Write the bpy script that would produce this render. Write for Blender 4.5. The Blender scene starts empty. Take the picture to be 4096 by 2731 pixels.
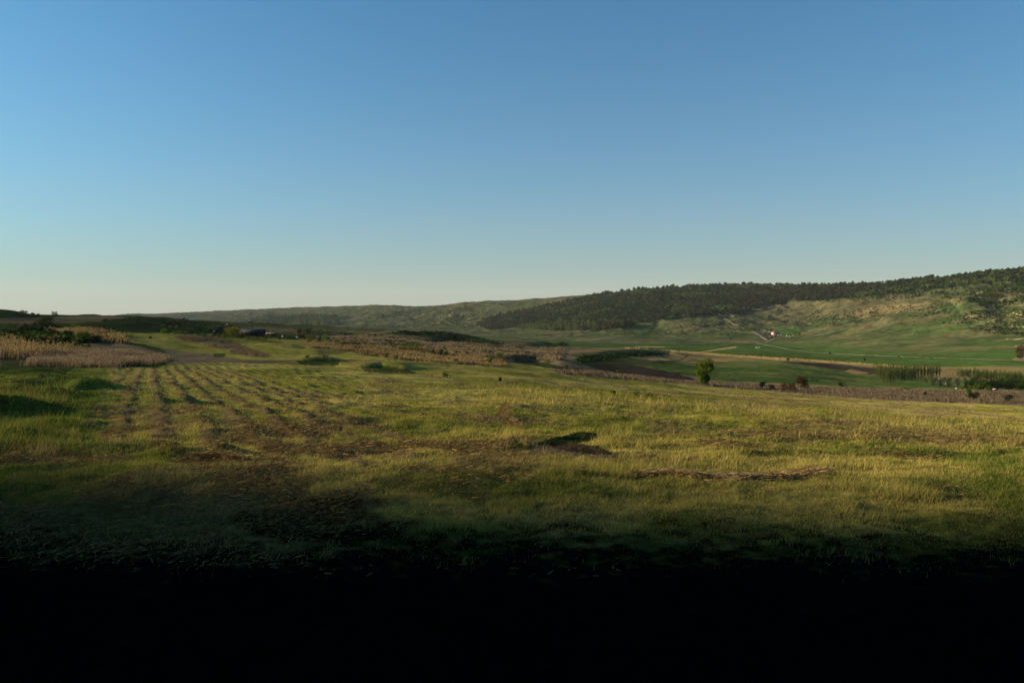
import bpy, math, random
import numpy as np
R = math.radians
rng = np.random.default_rng(7)
random.seed(7)
sc = bpy.context.scene
COL = sc.collection

# ------------------------------------------------------------------ camera
CAM_H = 1.7
F = 3186.0            # focal length in pixels of the 4096-wide photograph
HU, HV = 2048.0, 1290.0   # where straight ahead on the true horizon falls
cam_d = bpy.data.cameras.new('camera')
cam = bpy.data.objects.new('camera', cam_d)
COL.objects.link(cam)
cam.location = (0, 0, CAM_H)
cam.rotation_euler = (R(90), 0, 0)
cam_d.sensor_width = 36.0
cam_d.lens = 36.0 * F / 4096.0
cam_d.shift_y = -(1365.5 - HV) / 4096.0
cam_d.clip_start = 0.05
cam_d.clip_end = 60000
sc.camera = cam

# ------------------------------------------------------------------ sky, sun, exposure
SUN_AZ = 84.0         # degrees to the left of straight ahead
SUN_EL = 14.0
world = bpy.data.worlds.new('World')
sc.world = world
world.use_nodes = True
wn, wl = world.node_tree.nodes, world.node_tree.links
wn.clear()
wo = wn.new('ShaderNodeOutputWorld')
bg = wn.new('ShaderNodeBackground')
sky = wn.new('ShaderNodeTexSky')
sky.sky_type = 'NISHITA'
sky.sun_disc = False
sky.sun_elevation = R(SUN_EL)
sky.sun_rotation = R(-SUN_AZ)
sky.altitude = 300
sky.air_density = 1.0
sky.dust_density = 1.3
sky.ozone_density = 5.0
bg.inputs['Strength'].default_value = 0.056
gm = wn.new('ShaderNodeGamma')
gm.inputs[1].default_value = 1.0
wb = wn.new('ShaderNodeVectorMath')
wb.operation = 'MULTIPLY'
wb.inputs[1].default_value = (0.68, 1.28, 1.25)
wl.new(sky.outputs[0], gm.inputs[0])
wl.new(gm.outputs[0], wb.inputs[0])
# the pale evening murk low along the whole horizon
wtc = wn.new('ShaderNodeTexCoord')
wsp = wn.new('ShaderNodeSeparateXYZ')
wl.new(wtc.outputs['Generated'], wsp.inputs[0])
w1 = wn.new('ShaderNodeMath'); w1.operation = 'ABSOLUTE'; wl.new(wsp.outputs['Z'], w1.inputs[0])
w2 = wn.new('ShaderNodeMath'); w2.operation = 'MULTIPLY'; w2.inputs[1].default_value = -8.5; wl.new(w1.outputs[0], w2.inputs[0])
w3 = wn.new('ShaderNodeMath'); w3.operation = 'EXPONENT'; wl.new(w2.outputs[0], w3.inputs[0])
w4 = wn.new('ShaderNodeMath'); w4.operation = 'MULTIPLY'; w4.inputs[1].default_value = 0.92; wl.new(w3.outputs[0], w4.inputs[0])
wmx = wn.new('ShaderNodeMix'); wmx.data_type = 'RGBA'
wmx.inputs['B'].default_value = (3.5, 3.45, 2.85, 1)
wl.new(w4.outputs[0], wmx.inputs['Factor'])
wl.new(wb.outputs[0], wmx.inputs['A'])
wl.new(wmx.outputs['Result'], bg.inputs['Color'])
wl.new(bg.outputs[0], wo.inputs[0])
sun_d = bpy.data.lights.new('sun', 'SUN')
sun_d.energy = 5.0
sun_d.angle = R(0.53)
sun_d.color = (1.0, 0.85, 0.58)
sun = bpy.data.objects.new('sun', sun_d)
COL.objects.link(sun)
SD = np.array([-math.sin(R(SUN_AZ)) * math.cos(R(SUN_EL)), math.cos(R(SUN_AZ)) * math.cos(R(SUN_EL)), math.sin(R(SUN_EL))])
import mathutils
sun.rotation_euler = mathutils.Vector(tuple(SD)).to_track_quat('Z', 'Y').to_euler()
sun.location = (0, 0, 50)
sc.view_settings.view_transform = 'Standard'
sc.view_settings.look = 'None'
sc.view_settings.exposure = 1.2
sc.view_settings.gamma = 1.0

# ------------------------------------------------------------------ noise
def _h(ix, iy, seed):
    n = (ix.astype(np.int64) * 374761393 + iy.astype(np.int64) * 668265263 + seed * 1442695041) & 0xffffffff
    n = ((n ^ (n >> 13)) * 1274126177) & 0xffffffff
    return ((n ^ (n >> 16)) & 0xffffff).astype(np.float32) / 16777215.0
def vnoise(x, y, seed=0):
    x0 = np.floor(x); y0 = np.floor(y)
    fx = (x - x0).astype(np.float32); fy = (y - y0).astype(np.float32)
    fx = fx * fx * (3 - 2 * fx); fy = fy * fy * (3 - 2 * fy)
    a = _h(x0, y0, seed); b = _h(x0 + 1, y0, seed); c = _h(x0, y0 + 1, seed); d = _h(x0 + 1, y0 + 1, seed)
    return (a + (b - a) * fx) * (1 - fy) + (c + (d - c) * fx) * fy
def fbm(x, y, seed=0, oct=4, gain=0.5):
    s = 0; a = 1.0; t = 0
    for i in range(oct):
        s = s + a * vnoise(x * 2 ** i + i * 17.3, y * 2 ** i - i * 9.1, seed + i); t += a; a *= gain
    return s / t          # 0..1, mean .5
def sstep(a, b, x):
    t = np.clip((x - a) / (b - a), 0, 1)
    return t * t * (3 - 2 * t)

def pchip(xs, ys, x):
    xs = np.asarray(xs, float); ys = np.asarray(ys, float)
    h = np.diff(xs); d = np.diff(ys) / h
    m = np.zeros_like(ys)
    m[0], m[-1] = d[0], d[-1]
    for i in range(1, len(xs) - 1):
        if d[i - 1] * d[i] > 0:
            w1 = 2 * h[i] + h[i - 1]; w2 = h[i] + 2 * h[i - 1]
            m[i] = (w1 + w2) / (w1 / d[i - 1] + w2 / d[i])
    x = np.clip(x, xs[0], xs[-1])
    k = np.clip(np.searchsorted(xs, x) - 1, 0, len(h) - 1)
    t = (x - xs[k]) / h[k]
    return ((1 + 2 * t) * (1 - t) ** 2 * ys[k] + t * (1 - t) ** 2 * h[k] * m[k]
            + t * t * (3 - 2 * t) * ys[k + 1] + t * t * (t - 1) * h[k] * m[k + 1])

# ------------------------------------------------------------------ terrain: depth / row tables of the lie of the land
CU = [-1200, 0, 500, 1000, 1500, 2000, 2500, 2835, 3100, 3500, 4096, 5300]
def zrow(z, y): return HV + F * (CAM_H - z) / y
T = [  # each contour: depths, rows
 ([1.2] * 12, [zrow(0, 1.2)] * 12),
 ([5.2] * 12, [2331] * 12),
 ([9.0] * 12, [1892] * 12),
 ([15] * 12, [1690, 1690, 1695, 1700, 1704, 1704, 1710, 1722, 1735, 1755, 1790, 1830]),
 ([20, 20, 22, 24, 26, 26, 28, 29, 30, 30, 30, 30], [1590, 1590, 1592, 1595, 1600, 1605, 1625, 1645, 1665, 1690, 1722, 1760]),
 ([30, 30, 34, 38, 45, 50, 56, 60, 60, 60, 60, 60], [1525, 1525, 1525, 1525, 1530, 1535, 1565, 1590, 1605, 1628, 1668, 1700]),
 ([60, 60, 65, 75, 95, 110, 125, 150, 140, 130, 115, 100], [1470, 1470, 1465, 1450, 1447, 1458, 1511, 1540, 1560, 1586, 1626, 1670]),
 ([100, 100, 105, 150, 150, 160, 190, 200, 195, 200, 185, 170], [1395, 1398, 1400, 1392, 1415, 1440, 1490, 1520, 1535, 1551, 1574, 1600]),
 ([150, 150, 170, 210, 230, 240, 260, 250, 250, 290, 270, 250], [1345, 1350, 1345, 1372, 1395, 1425, 1465, 1505, 1520, 1545, 1563, 1585]),
 ([260, 260, 300, 380, 400, 400, 340, 400, 440, 390, 370, 350], [1300, 1300, 1300, 1335, 1350, 1385, 1430, 1450, 1440, 1500, 1515, 1530]),
 ([420, 450, 550, 650, 620, 560, 560, 600, 620, 500, 460, 440], None),
 ([1100, 1100, 1100, 1100, 1100, 950, 900, 850, 820, 600, 490, 470], [1309, 1309, 1338, 1367, 1382, 1378, 1385, 1396, 1401, 1436, 1447, 1455]),
 ([2200, 2200, 2200, 2200, 1900, 1500, 1100, 1080, 1050, 720, 620, 600], [1300, 1300, 1314, 1329, 1335, 1348, 1374, 1375, 1371, 1400, 1395, 1400]),
 ([3500, 3500, 3500, 3200, 2600, 1900, 1400, 1350, 1300, 950, 780, 740], [1291, 1291, 1275, 1282, 1292, 1312, 1330, 1325, 1332, 1342, 1325, 1320]),
 ([4300, 4300, 4300, 4000, 3100, 2200, 1700, 1600, 1600, 1250, 950, 880], [1284, 1284, 1264, 1257, 1262, 1272, 1262, 1262, 1262, 1257, 1245, 1230]),
 ([5000, 5000, 5000, 4600, 3600, 2700, 2050, 1950, 1900, 1600, 1300, 1200], [1280, 1280, 1259, 1245, 1238, 1232, 1195, 1182, 1182, 1180, 1145, 1100]),
 ([5600, 5600, 5600, 5000, 4000, 3200, 2500, 2350, 2250, 2000, 1700, 1550], None),
 ([7000, 7000, 7000, 6800, 6000, 5200, 4200, 4000, 3800, 3500, 3200, 3000], [1290] * 12),
 ([9500] * 12, None),
 ([15000] * 12, [1292] * 12),
]
RIDGE = ([-1200, -300, 0, 60, 120, 180, 348, 461, 731, 1001, 1323, 1567, 1741, 1916, 2090, 2299, 2612, 2835, 3100, 3500, 4096, 5300],
         [1215, 1222, 1238, 1245, 1257, 1262, 1261, 1263, 1277, 1291, 1306, 1320, 1332, 1350, 1367, 1384, 1396, 1413, 1421, 1460, 1470, 1490])
SKYL = ([-1200, 0, 300, 470, 871, 1219, 1393, 1567, 1672, 1765, 1846, 2090, 2264, 2438, 2612, 2786, 2960, 3222, 3483, 3744, 3918, 4096, 5300],
        [1275, 1275, 1268, 1261, 1242, 1225, 1220, 1217, 1223, 1220, 1207, 1195, 1184, 1168, 1152, 1142, 1134, 1138, 1133, 1108, 1093, 1075, 1010])
FAR = ([-1200, 1560, 1640, 1700, 1760, 1820, 1900, 5300], [1290, 1262, 1218, 1208, 1205, 1208, 1225, 1250])

TMAX = math.tan(R(50))
n_in = 1250
t_in = np.linspace(-0.70, 0.72, n_in)
t_l = np.linspace(-TMAX, -0.70, 70)[:-1]
t_r = np.linspace(0.72, TMAX, 70)[1:]
th_in = np.arctan(np.concatenate([t_l, t_in, t_r]))
th_back = np.linspace(th_in[-1], 2 * math.pi + th_in[0], 200)[1:-1]
TH = np.concatenate([th_in, th_back])
TCL = np.tan(np.clip(np.where(TH > math.pi, TH - 2 * math.pi, TH), -R(50), R(50)))
NC = len(TH)
D = np.concatenate([np.geomspace(1.2, 3.6, 24)[:-1], np.geomspace(3.6, 9, 170)[:-1], np.geomspace(9, 620, 560)[:-1], np.geomspace(620, 5600, 360)[:-1], np.geomspace(5600, 15000, 30)])
NR = len(D)
LD = np.log(D)
UC = HU + F * TCL                  # photo column of every grid column
cy = np.zeros((len(T), NC)); cv = np.zeros((len(T), NC))
for k, (ys, vs) in enumerate(T):
    cy[k] = pchip(CU, ys, UC)
    if vs is not None: cv[k] = pchip(CU, vs, UC)
cv[10] = pchip(*RIDGE, UC); cv[16] = pchip(*SKYL, UC); cv[18] = pchip(*FAR, UC)
V = np.zeros((NR, NC), np.float64)
for j in range(NC):
    V[:, j] = np.interp(LD, np.log(cy[:, j]), cv[:, j])
# round the creases between contours off a little (in slope, so rows stay put)
W = V - zrow(0, D)[:, None]
for _ in range(3):
    P = np.pad(W, ((4, 4), (0, 0)), mode='edge')
    c = np.cumsum(np.pad(P, ((1, 0), (0, 0))), axis=0)
    W = (c[9:] - c[:-9]) / 9.0
V = W + zrow(0, D)[:, None]
Z = CAM_H - (V - HV) * D[:, None] / F
Z[:4] = 0
inview = np.abs(np.where(TH > math.pi, TH - 2 * math.pi, TH)) <= R(50) + 1e-6
RHO = np.where(inview, 1 / np.cos(np.clip(np.where(TH > math.pi, TH - 2 * math.pi, TH), -R(50), R(50))), 1 / math.cos(R(50)))
X = D[:, None] * (RHO * np.sin(TH))[None, :]
Y = D[:, None] * (RHO * np.cos(TH))[None, :]
X = np.where(inview[None, :], D[:, None] * TCL[None, :], X)
Y = np.where(inview[None, :], D[:, None] * np.ones(NC)[None, :], Y)
Zbase = Z.copy()

def colidx(u):
    t = (np.asarray(u, float) - HU) / F
    return np.interp(t, TCL[:len(th_in)], np.arange(len(th_in)))
def zat(x, y):
    """height of the ground under a point in front of the camera"""
    x = np.asarray(x, float); y = np.asarray(y, float)
    cj = np.interp(x / y, TCL[:len(th_in)], np.arange(len(th_in)))
    ri = np.interp(np.log(np.maximum(y, D[0])), LD, np.arange(NR))
    j = np.clip(cj.astype(int), 0, len(th_in) - 2); i = np.clip(ri.astype(int), 0, NR - 2)
    a = cj - j; b = ri - i
    return (Z[i, j] * (1 - a) + Z[i, j + 1] * a) * (1 - b) + (Z[i + 1, j] * (1 - a) + Z[i + 1, j + 1] * a) * b
def ground(u, v, ymin=2.0):
    """where the line of sight through photo pixel u,v first meets the land beyond ymin"""
    j = int(round(float(colidx(u))))
    vv = HV + F * (CAM_H - Z[:, j]) / D
    i0 = int(np.searchsorted(D, ymin))
    k = i0 + int(np.argmax(vv[i0:] <= v))
    if vv[k] > v: k = NR - 1
    k = max(k, 1)
    if k > i0 and vv[k - 1] > vv[k]:
        f = (vv[k - 1] - v) / (vv[k - 1] - vv[k]); f = min(max(f, 0), 1)
        y = D[k - 1] + (D[k] - D[k - 1]) * f
    else: y = D[k]
    x = (u - HU) / F * y
    return float(x), float(y), float(zat(x, y))
def ground_many(us, vs, ymin=2.0):
    out = np.zeros((len(us), 3))
    jj = np.round(colidx(us)).astype(int)
    VV = HV + F * (CAM_H - Z[:, :len(th_in)]) / D[:, None]
    i0 = int(np.searchsorted(D, ymin))
    RM = np.minimum.accumulate(VV[i0:], axis=0)
    for n in range(len(us)):
        col = RM[:, jj[n]]
        k = int(np.searchsorted(-col, -vs[n]))
        k = min(max(k, 1), len(col) - 1)
        f = (col[k - 1] - vs[n]) / max(col[k - 1] - col[k], 1e-9); f = min(max(f, 0), 1)
        y = D[i0 + k - 1] + (D[i0 + k] - D[i0 + k - 1]) * f
        out[n] = ((us[n] - HU) / F * y, y, 0)
    out[:, 2] = zat(out[:, 0], out[:, 1])
    return out

# --- banks: a crest line with a steep face on the side nearer the camera
def seg_dist(px, py, pts):
    """signed distance to a polyline (positive on the right-hand side of travel) and length along"""
    best = np.full(px.shape, 1e9); sgn = np.zeros(px.shape); along = np.zeros(px.shape); L = 0
    for (ax, ay), (bx, by) in zip(pts[:-1], pts[1:]):
        dx, dy = bx - ax, by - ay; l2 = dx * dx + dy * dy; l = math.sqrt(l2)
        t = np.clip(((px - ax) * dx + (py - ay) * dy) / l2, 0, 1)
        ex = px - ax - t * dx; ey = py - ay - t * dy
        d = np.hypot(ex, ey)
        m = d < best
        best = np.where(m, d, best)
        sgn = np.where(m, np.sign(ex * dy - ey * dx), sgn)
        along = np.where(m, L + t * l, along); L += l
    return best * sgn, along / L
def bank(uv, height, face, back, ymin=2.0):
    pts = [ground(u, v, ymin)[:2] for u, v in uv]
    xs = [p[0] for p in pts]; ys = [p[1] for p in pts]
    m = (max(face, back) * 3)
    sel = (X > min(xs) - m) & (X < max(xs) + m) & (Y > min(ys) - m) & (Y < max(ys) + m)
    if not sel.any(): return
    px, py = X[sel], Y[sel]
    s, a = seg_dist(px, py, pts)
    s = s + (fbm(px / face * .6, py / face * .6, 77, 3) - .5) * face * .9
    prof = np.where(s > 0, 1 - sstep(0, face, s), np.exp(-(s / back) ** 2))
    ends = np.sin(np.pi * np.clip(a, 0, 1)) ** .8 * sstep(1.5, .4, np.abs(s) / (face + back))
    Z[sel] += height * prof * ends
def mound(u, v, wx, wy, h, ymin=2.0):
    x, y, z = ground(u, v, ymin)
    d = ((X - x) / wx) ** 2 + ((Y - y) / wy) ** 2
    m = d < 9
    Z[m] += h * np.exp(-d[m])

# hummocky detail everywhere, growing with distance
near = 1 - sstep(25, 60, D)[:, None]
far = sstep(700, 1500, D)[:, None]
inm = inview[None, :]
Z += (fbm(X / 3.0, Y / 3.0, 3, 4) - .5) * 0.34 * sstep(6, 14, D)[:, None]
Z += (fbm(X / 0.6, Y / 0.6, 5, 4) - .5) * 0.13 * near * sstep(3, 8, D)[:, None]
Z += (fbm(X / 1.6, Y / 1.2, 7, 4) - .5) * .22 * near * sstep(8, 16, D)[:, None]
lft = sstep(1300, 300, UC)[None, :]
Z += (fbm(X / 7., Y / 7., 9, 4) - .5) * .7 * sstep(9, 22, D)[:, None] * (1 - sstep(50, 70, D)[:, None]) * lft
Z += (fbm(X / 1.5, Y / 1.3, 15, 4) - .5) * .20 * sstep(8, 14, D)[:, None] * (1 - sstep(50, 70, D)[:, None]) * sstep(800, 200, UC)[None, :]
mid = sstep(60, 160, D)[:, None] * (1 - sstep(650, 800, D)[:, None])
lm = sstep(2700, 1500, UC)[None, :]
Z += (fbm(X / 9., Y / 7., 14, 4) - .5) * 1.0 * mid
Z += (fbm(X / 40., Y / 22., 12, 5) - .5) * 3.6 * mid * (0.25 + 0.75 * lm)
gul = np.abs(fbm(X / 170., Y / 260., 21, 5) - .5) * 2
hills = sstep(1000, 1600, D * np.ones((1, 1)).T[:, 0] if False else D)[:, None]
hs = sstep(0, 1, (np.log(D)[:, None] - np.log(cy[12])[None, :]) / (np.log(cy[14]) - np.log(cy[12]))[None, :])
Z += (gul - .35) * 22 * hs * (D[:, None] / 2500) ** .6 * (1 - sstep(.8, 1.0, (D[:, None] / cy[16][None, :])))
Z += (fbm(X / 60., Y / 60., 31, 4) - .5) * 12 * hs
Z += (fbm(X / 22., Y / 16., 35, 4) - .5) * 9.0 * hs

# named banks and mounds (photo row/column of the crest line, then metres)
bank([(1820, 1424), (2010, 1436), (2180, 1450), (2290, 1478)], 1.6, 5, 7, 60)
bank([(2300, 1436), (2335, 1427), (2420, 1420), (2520, 1412), (2600, 1405), (2680, 1410), (2740, 1425)], 2.6, 9, 16, 200)
bank([(1500, 1338), (1620, 1326), (1760, 1326), (1900, 1345)], 2.4, 9, 30, 200)
bank([(1560, 1352), (1700, 1342), (1820, 1348), (1900, 1362)], 2.0, 8, 25, 200)
bank([(1660, 1362), (1800, 1352), (1900, 1362), (2030, 1378)], 2.2, 8, 20, 200)
bank([(1980, 1395), (2120, 1378), (2250, 1372)], 1.5, 7, 20, 200)
bank([(420, 1290), (600, 1278), (760, 1290), (900, 1300)], 1.2, 7, 26, 200)
bank([(440, 1306), (640, 1298), (800, 1308)], 1.2, 6, 20, 200)
bank([(0, 1312), (120, 1310), (260, 1322)], 2.0, 6, 10, 80)
bank([(1180, 1442), (1300, 1440), (1400, 1446)], 0.4, 1.3, 3, 30)
bank([(1400, 1470), (1530, 1466), (1640, 1480)], 0.55, 1.8, 5, 30)
bank([(300, 1455), (380, 1456), (480, 1470)], 0.4, 1.0, 2.5, 25)
bank([(60, 1490), (130, 1488), (200, 1512)], 0.22, 1.2, 2.0, 15)
bank([(180, 1530), (260, 1535), (360, 1560)], 0.3, .8, 1.4, 15)
bank([(2170, 1772), (2250, 1758), (2345, 1742), (2370, 1745)], 0.03, .2, .5, 8)
bank([(2020, 1770), (2060, 1772), (2130, 1792)], 0.06, .12, .3, 8)
bank([(3720, 1205), (3800, 1205), (3860, 1262), (3920, 1290)], 10, 18, 30, 700)
mound(-60, 1640, .8, 1.6, .3, 8)
mound(60, 1770, .45, .5, .22, 8)
mound(700, 1820, .4, .25, .10, 7)
mound(880, 1810, .4, .25, .12, 7)
mound(500, 1990, .35, .25, .10, 5)
mound(350, 2050, .3, .2, .08, 5)
mound(745, 1602, .4, .35, .14, 10)
rowm = sstep(420, 500, UC)[None, :] * sstep(1700, 1250, UC)[None, :] * sstep(9, 13, D)[:, None] * sstep(80, 62, D)[:, None]
Z += rowm * .035 * (.5 + .5 * np.sin((X + .4545 * Y) * 2 * math.pi / .80 + (fbm(X / 1.7, Y / 1.7, 41, 5, .6) - .5) * 3)) ** 2
# unseen hill added on the sunward side, shaped to shade the foreground
sa = X * SD[0] / math.cos(R(SUN_EL)) + Y * SD[1] / math.cos(R(SUN_EL))
sb = X * (SD[1] / math.cos(R(SUN_EL))) - Y * (SD[0] / math.cos(R(SUN_EL)))
EDGE = 42.2
shade_hill_h = 170 * sstep(180, 420, sa) * (1 - sstep(650, 1100, sa)) * sstep(EDGE, EDGE - 60, sb)
Z += shade_hill_h

# ------------------------------------------------------------------ what grows where
UVc = np.broadcast_to(UC[None, :], Z.shape)
VVc = HV + F * (CAM_H - Z) / D[:, None]
LDn = np.broadcast_to(LD[:, None], Z.shape)
def between(a, b):   # 0..1 mask between two contours of the table
    la, lb = np.log(cy[a])[None, :], np.log(cy[b])[None, :]
    return (LDn >= la) & (LDn < lb)
N1 = fbm(X / 1.7, Y / 1.7, 41, 5, .6); N2 = fbm(X / 9., Y / 9., 43, 5, .6)
N3 = fbm(X / 60., Y / 45., 47, 6, .62); N4 = fbm(X / 260., Y / 200., 51, 6, .6); N5 = fbm(X / 0.35, Y / 0.35, 53, 4, .6)
PAL = dict(
 meadow=(.190, .170, .030), meadow_y=(.285, .225, .056), meadow_g=(.080, .105, .016), thatch=(.205, .140, .062),
 soil=(.050, .027, .010), shade_black=(.0035, .003, .0025), reed=(.150, .106, .060), purple=(.130, .094, .058),
 dry=(.150, .112, .050), crop=(.046, .078, .018), crop_d=(.034, .058, .015), plough=(.034, .025, .019),
 hill=(.050, .064, .024), hill_dry=(.105, .086, .042), scrub=(.016, .030, .010), heath=(.024, .020, .010), heath_g=(.030, .046, .012),
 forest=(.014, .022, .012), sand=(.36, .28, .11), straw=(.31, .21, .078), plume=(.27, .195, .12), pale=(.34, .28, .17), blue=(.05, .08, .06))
def P(k): return np.array(PAL[k], np.float32)
Cc = np.zeros(Z.shape + (3,), np.float32)
def put(mask, a, b=None, w=None):
    col = P(a) if b is None else P(a) * (1 - w[mask][:, None]) + P(b) * w[mask][:, None]
    Cc[mask] = col
WT = np.zeros(Z.shape, np.float32); BARE = np.zeros(Z.shape, np.float32)
def mixin(mask, name, w):
    if name == 'thatch': WT[mask] = np.maximum(WT[mask], w[mask] if isinstance(w, np.ndarray) else w)
    if name in ('plough', 'soil'): BARE[mask] = np.maximum(BARE[mask], w[mask] if isinstance(w, np.ndarray) else w)
    if name in ('meadow_g', 'crop'): WT[mask] *= .4
    ww = (w[mask] if isinstance(w, np.ndarray) else w)
    ww = np.asarray(ww, np.float32)
    if ww.ndim: ww = ww[:, None]
    Cc[mask] = Cc[mask] * (1 - ww) + P(name) * ww
allm = np.ones(Z.shape, bool)
c_n = between(0, 6) | (LDn < np.log(cy[0])[None, :])
put(c_n, 'meadow', 'meadow_y', sstep(.38, .62, N2))
mixin(c_n, 'meadow_g', sstep(.52, .68, fbm(X / 2.6, Y / 2.6, 61, 4)) * .6)
mixin(c_n, 'thatch', sstep(.58, .70, N5 * .7 + N1 * .3) * .8)
mixin(c_n, 'thatch', sstep(.56, .66, N1) * .7)
m = c_n & (UVc < 1000); mixin(m, 'meadow_g', sstep(900, 250, UVc) * .75); mixin(m, 'heath_g', (sstep(520, 150, UVc) * sstep(.36, .56, N1) * .8).astype(np.float32))  # rough growth at the left edge, darkened in colour for the shade there
m = between(6, 8); put(m, 'purple', 'reed', sstep(.4, .6, N2))
m = between(8, 10); put(m, 'heath', 'heath_g', sstep(.42, .6, N3)); mixin(m, 'dry', sstep(.5, .62, fbm(X / 25., Y / 60., 63, 5)) * .6)
m = between(8, 10) & (UVc > 1250) & (UVc < 2330); put(m, 'reed', 'dry', sstep(.35, .65, N2)); mixin(m, 'heath_g', sstep(.52, .66, N3) * .8)
m = between(8, 10) & (UVc >= 2330); put(m, 'dry', 'heath_g', sstep(.4, .6, N3))
m = between(10, 12); put(m, 'crop', 'crop_d', sstep(.3, .7, N3))
m = between(12, 17)
put(m, 'hill', 'hill_dry', sstep(.45, .66, N3)); mixin(m, 'crop', sstep(.5, .66, N4) * .3); mixin(m, 'scrub', sstep(.575, .64, fbm(X / 26., Y / 26., 71, 4)) * .6)
N6 = fbm(X / 14., Y / 10., 73, 4, .6); Cc[m] *= (.55 + .9 * N6[m])[:, None]; mixin(m, 'hill_dry', sstep(.55, .7, fbm(X / 40., Y / 22., 75, 4)) * .5)
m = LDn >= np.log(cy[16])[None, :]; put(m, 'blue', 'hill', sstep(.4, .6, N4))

JU = (fbm(X / (D[:, None] * .02), LDn * 60, 81, 4) - .5); JV = (fbm(X / (D[:, None] * .02), LDn * 60, 91, 4) - .5)
def poly(pts, jit=8, ymin=0, ymax=1e9):
    pts = np.array(pts, float)
    u0, v0 = pts.min(0) - jit; u1, v1 = pts.max(0) + jit
    sel = (UVc >= u0) & (UVc <= u1) & (VVc >= v0) & (VVc <= v1) & inm & (D[:, None] >= ymin) & (D[:, None] <= ymax)
    px = UVc[sel] + JU[sel] * jit * 2; py = VVc[sel] + JV[sel] * jit
    ins = np.zeros(px.shape, bool)
    for (ax, ay), (bx, by) in zip(pts, np.roll(pts, -1, axis=0)):
        c = ((ay > py) != (by > py)) & (px < (bx - ax) * (py - ay) / (by - ay + 1e-12) + ax)
        ins ^= c
    out = np.zeros(Z.shape, bool); out[sel] = ins
    return out
def strip(pts, w, jit=2, **k):
    """a band along a line of pixels, w pixels thick"""
    up = [(u, v - w / 2) for u, v in pts]; dn = [(u, v + w / 2) for u, v in pts][::-1]
    return poly(up + dn, jit, **k)

# near field: mown thatch and swaths on the left
s_row = X + 0.4545 * Y
cyc = .5 + .5 * np.sin(s_row * 2 * math.pi / .80 + (N1 - .5) * 3)
m = poly([(430, 1475), (900, 1468), (1180, 1560), (1750, 1800), (1500, 1860), (900, 1800), (420, 1780), (330, 1680), (440, 1560)], 30, 8, 80)
mixin(m, 'meadow_y', .5); rw = sstep(.30, .75, cyc) * sstep(.32, .50, N5 * .6 + N1 * .4); mixin(m, 'soil', rw * .6); mixin(m, 'thatch', rw * .8)
for pts, a in [([(330, 1620), (620, 1610), (760, 1660), (880, 1730), (640, 1740), (400, 1700)], .8),
               ([(820, 1650), (1060, 1660), (1330, 1720), (1640, 1810), (1560, 1830), (1180, 1820), (900, 1760)], .9),
               ([(1180, 1660), (1600, 1690), (1560, 1740), (1300, 1720)], .5),
               ([(0, 1800), (320, 1780), (720, 1800), (1000, 1830), (1500, 1900), (1900, 1960), (2250, 2080), (2300, 2170), (1200, 2300), (0, 2300)], .55),
               ([(1900, 1610), (2120, 1640), (2350, 1640), (2100, 1610)], .6),
               ([(3000, 1660), (3500, 1690), (4096, 1740), (4096, 1775), (3400, 1740), (2900, 1690)], .55),
               ([(2500, 1700), (3000, 1720), (3500, 1760), (3200, 1770), (2600, 1740)], .4),
               ([(1500, 1570), (2000, 1590), (1900, 1610), (1500, 1590)], .4),
               ([(3350, 1665), (3700, 1680), (3600, 1700), (3300, 1690)], .5),
               ([(2500, 1555), (2900, 1555), (3600, 1590), (4096, 1660), (4096, 1690), (3300, 1640), (2500, 1580)], .5)]:
    m = poly(pts, 60, 3, 130); mixin(m, 'thatch', sstep(.36, .54, N1) * a)
m = (D[:, None] < 11) & (UVc > 1500); mixin(m, 'meadow_g', (sstep(1800, 1950, VVc) * sstep(.35, .55, N1) * .7).astype(np.float32))
m = poly([(1250, 1990), (1700, 2000), (2050, 2090), (2200, 2160), (1700, 2200), (1100, 2150), (900, 2060)], 70, 3, 12)
mixin(m, 'soil', sstep(.35, .5, N1) * .9)
for pts in [[(0, 1560), (400, 1560), (520, 1620), (330, 1700), (380, 1800), (0, 1760)],
            [(1940, 1935), (2300, 1930), (2600, 2000), (3000, 1990), (2400, 2020), (1980, 1970)],
            [(2420, 1710), (2520, 1720), (2500, 1780), (2400, 1760)], [(1950, 1560), (2030, 1560), (2010, 1580), (1960, 1580)],
            [(2300, 1590), (2500, 1600), (2480, 1620), (2280, 1610)], [(3900, 1830), (4096, 1800), (4096, 2040), (3950, 1980)],
            [(3100, 1770), (4096, 1790), (4096, 1900), (3500, 1830), (2800, 1800)], [(3900, 1700), (4060, 1720), (4000, 1745), (3850, 1720)]]:
    m = poly(pts, 130, 3, 100); mixin(m, 'meadow_g', sstep(.36, .56, N1 * .5 + N5 * .5) * .8)
m = poly([(0, 1300), (300, 1300), (480, 1360), (640, 1390), (700, 1440), (640, 1470), (300, 1470), (200, 1540), (0, 1560)], 12, 40, 300)
mixin(m, 'heath_g', .8)
m = poly([(110, 1460), (150, 1380), (330, 1370), (500, 1375), (690, 1420), (650, 1450), (470, 1465)], 8, 40, 160); mixin(m, 'reed', .9)
m = poly([(0, 1330), (150, 1365), (120, 1425), (0, 1430)], 8, 40, 200); mixin(m, 'reed', .8)
m = poly([(120, 1420), (0, 1425), (0, 1440), (110, 1430)], 6, 40, 160); mixin(m, 'scrub', .8)
m = poly([(240, 1308), (480, 1330), (500, 1362), (350, 1350)], 8, 60, 400); mixin(m, 'reed', .8)
m = poly([(480, 1335), (640, 1330), (1000, 1345), (1300, 1360), (1500, 1390), (1900, 1440), (1400, 1440), (1000, 1440), (700, 1400), (520, 1370)], 10, 60, 500)
mixin(m, 'meadow', .85); mixin(m, 'meadow_y', sstep(.4, .6, N3) * .6)
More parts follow.
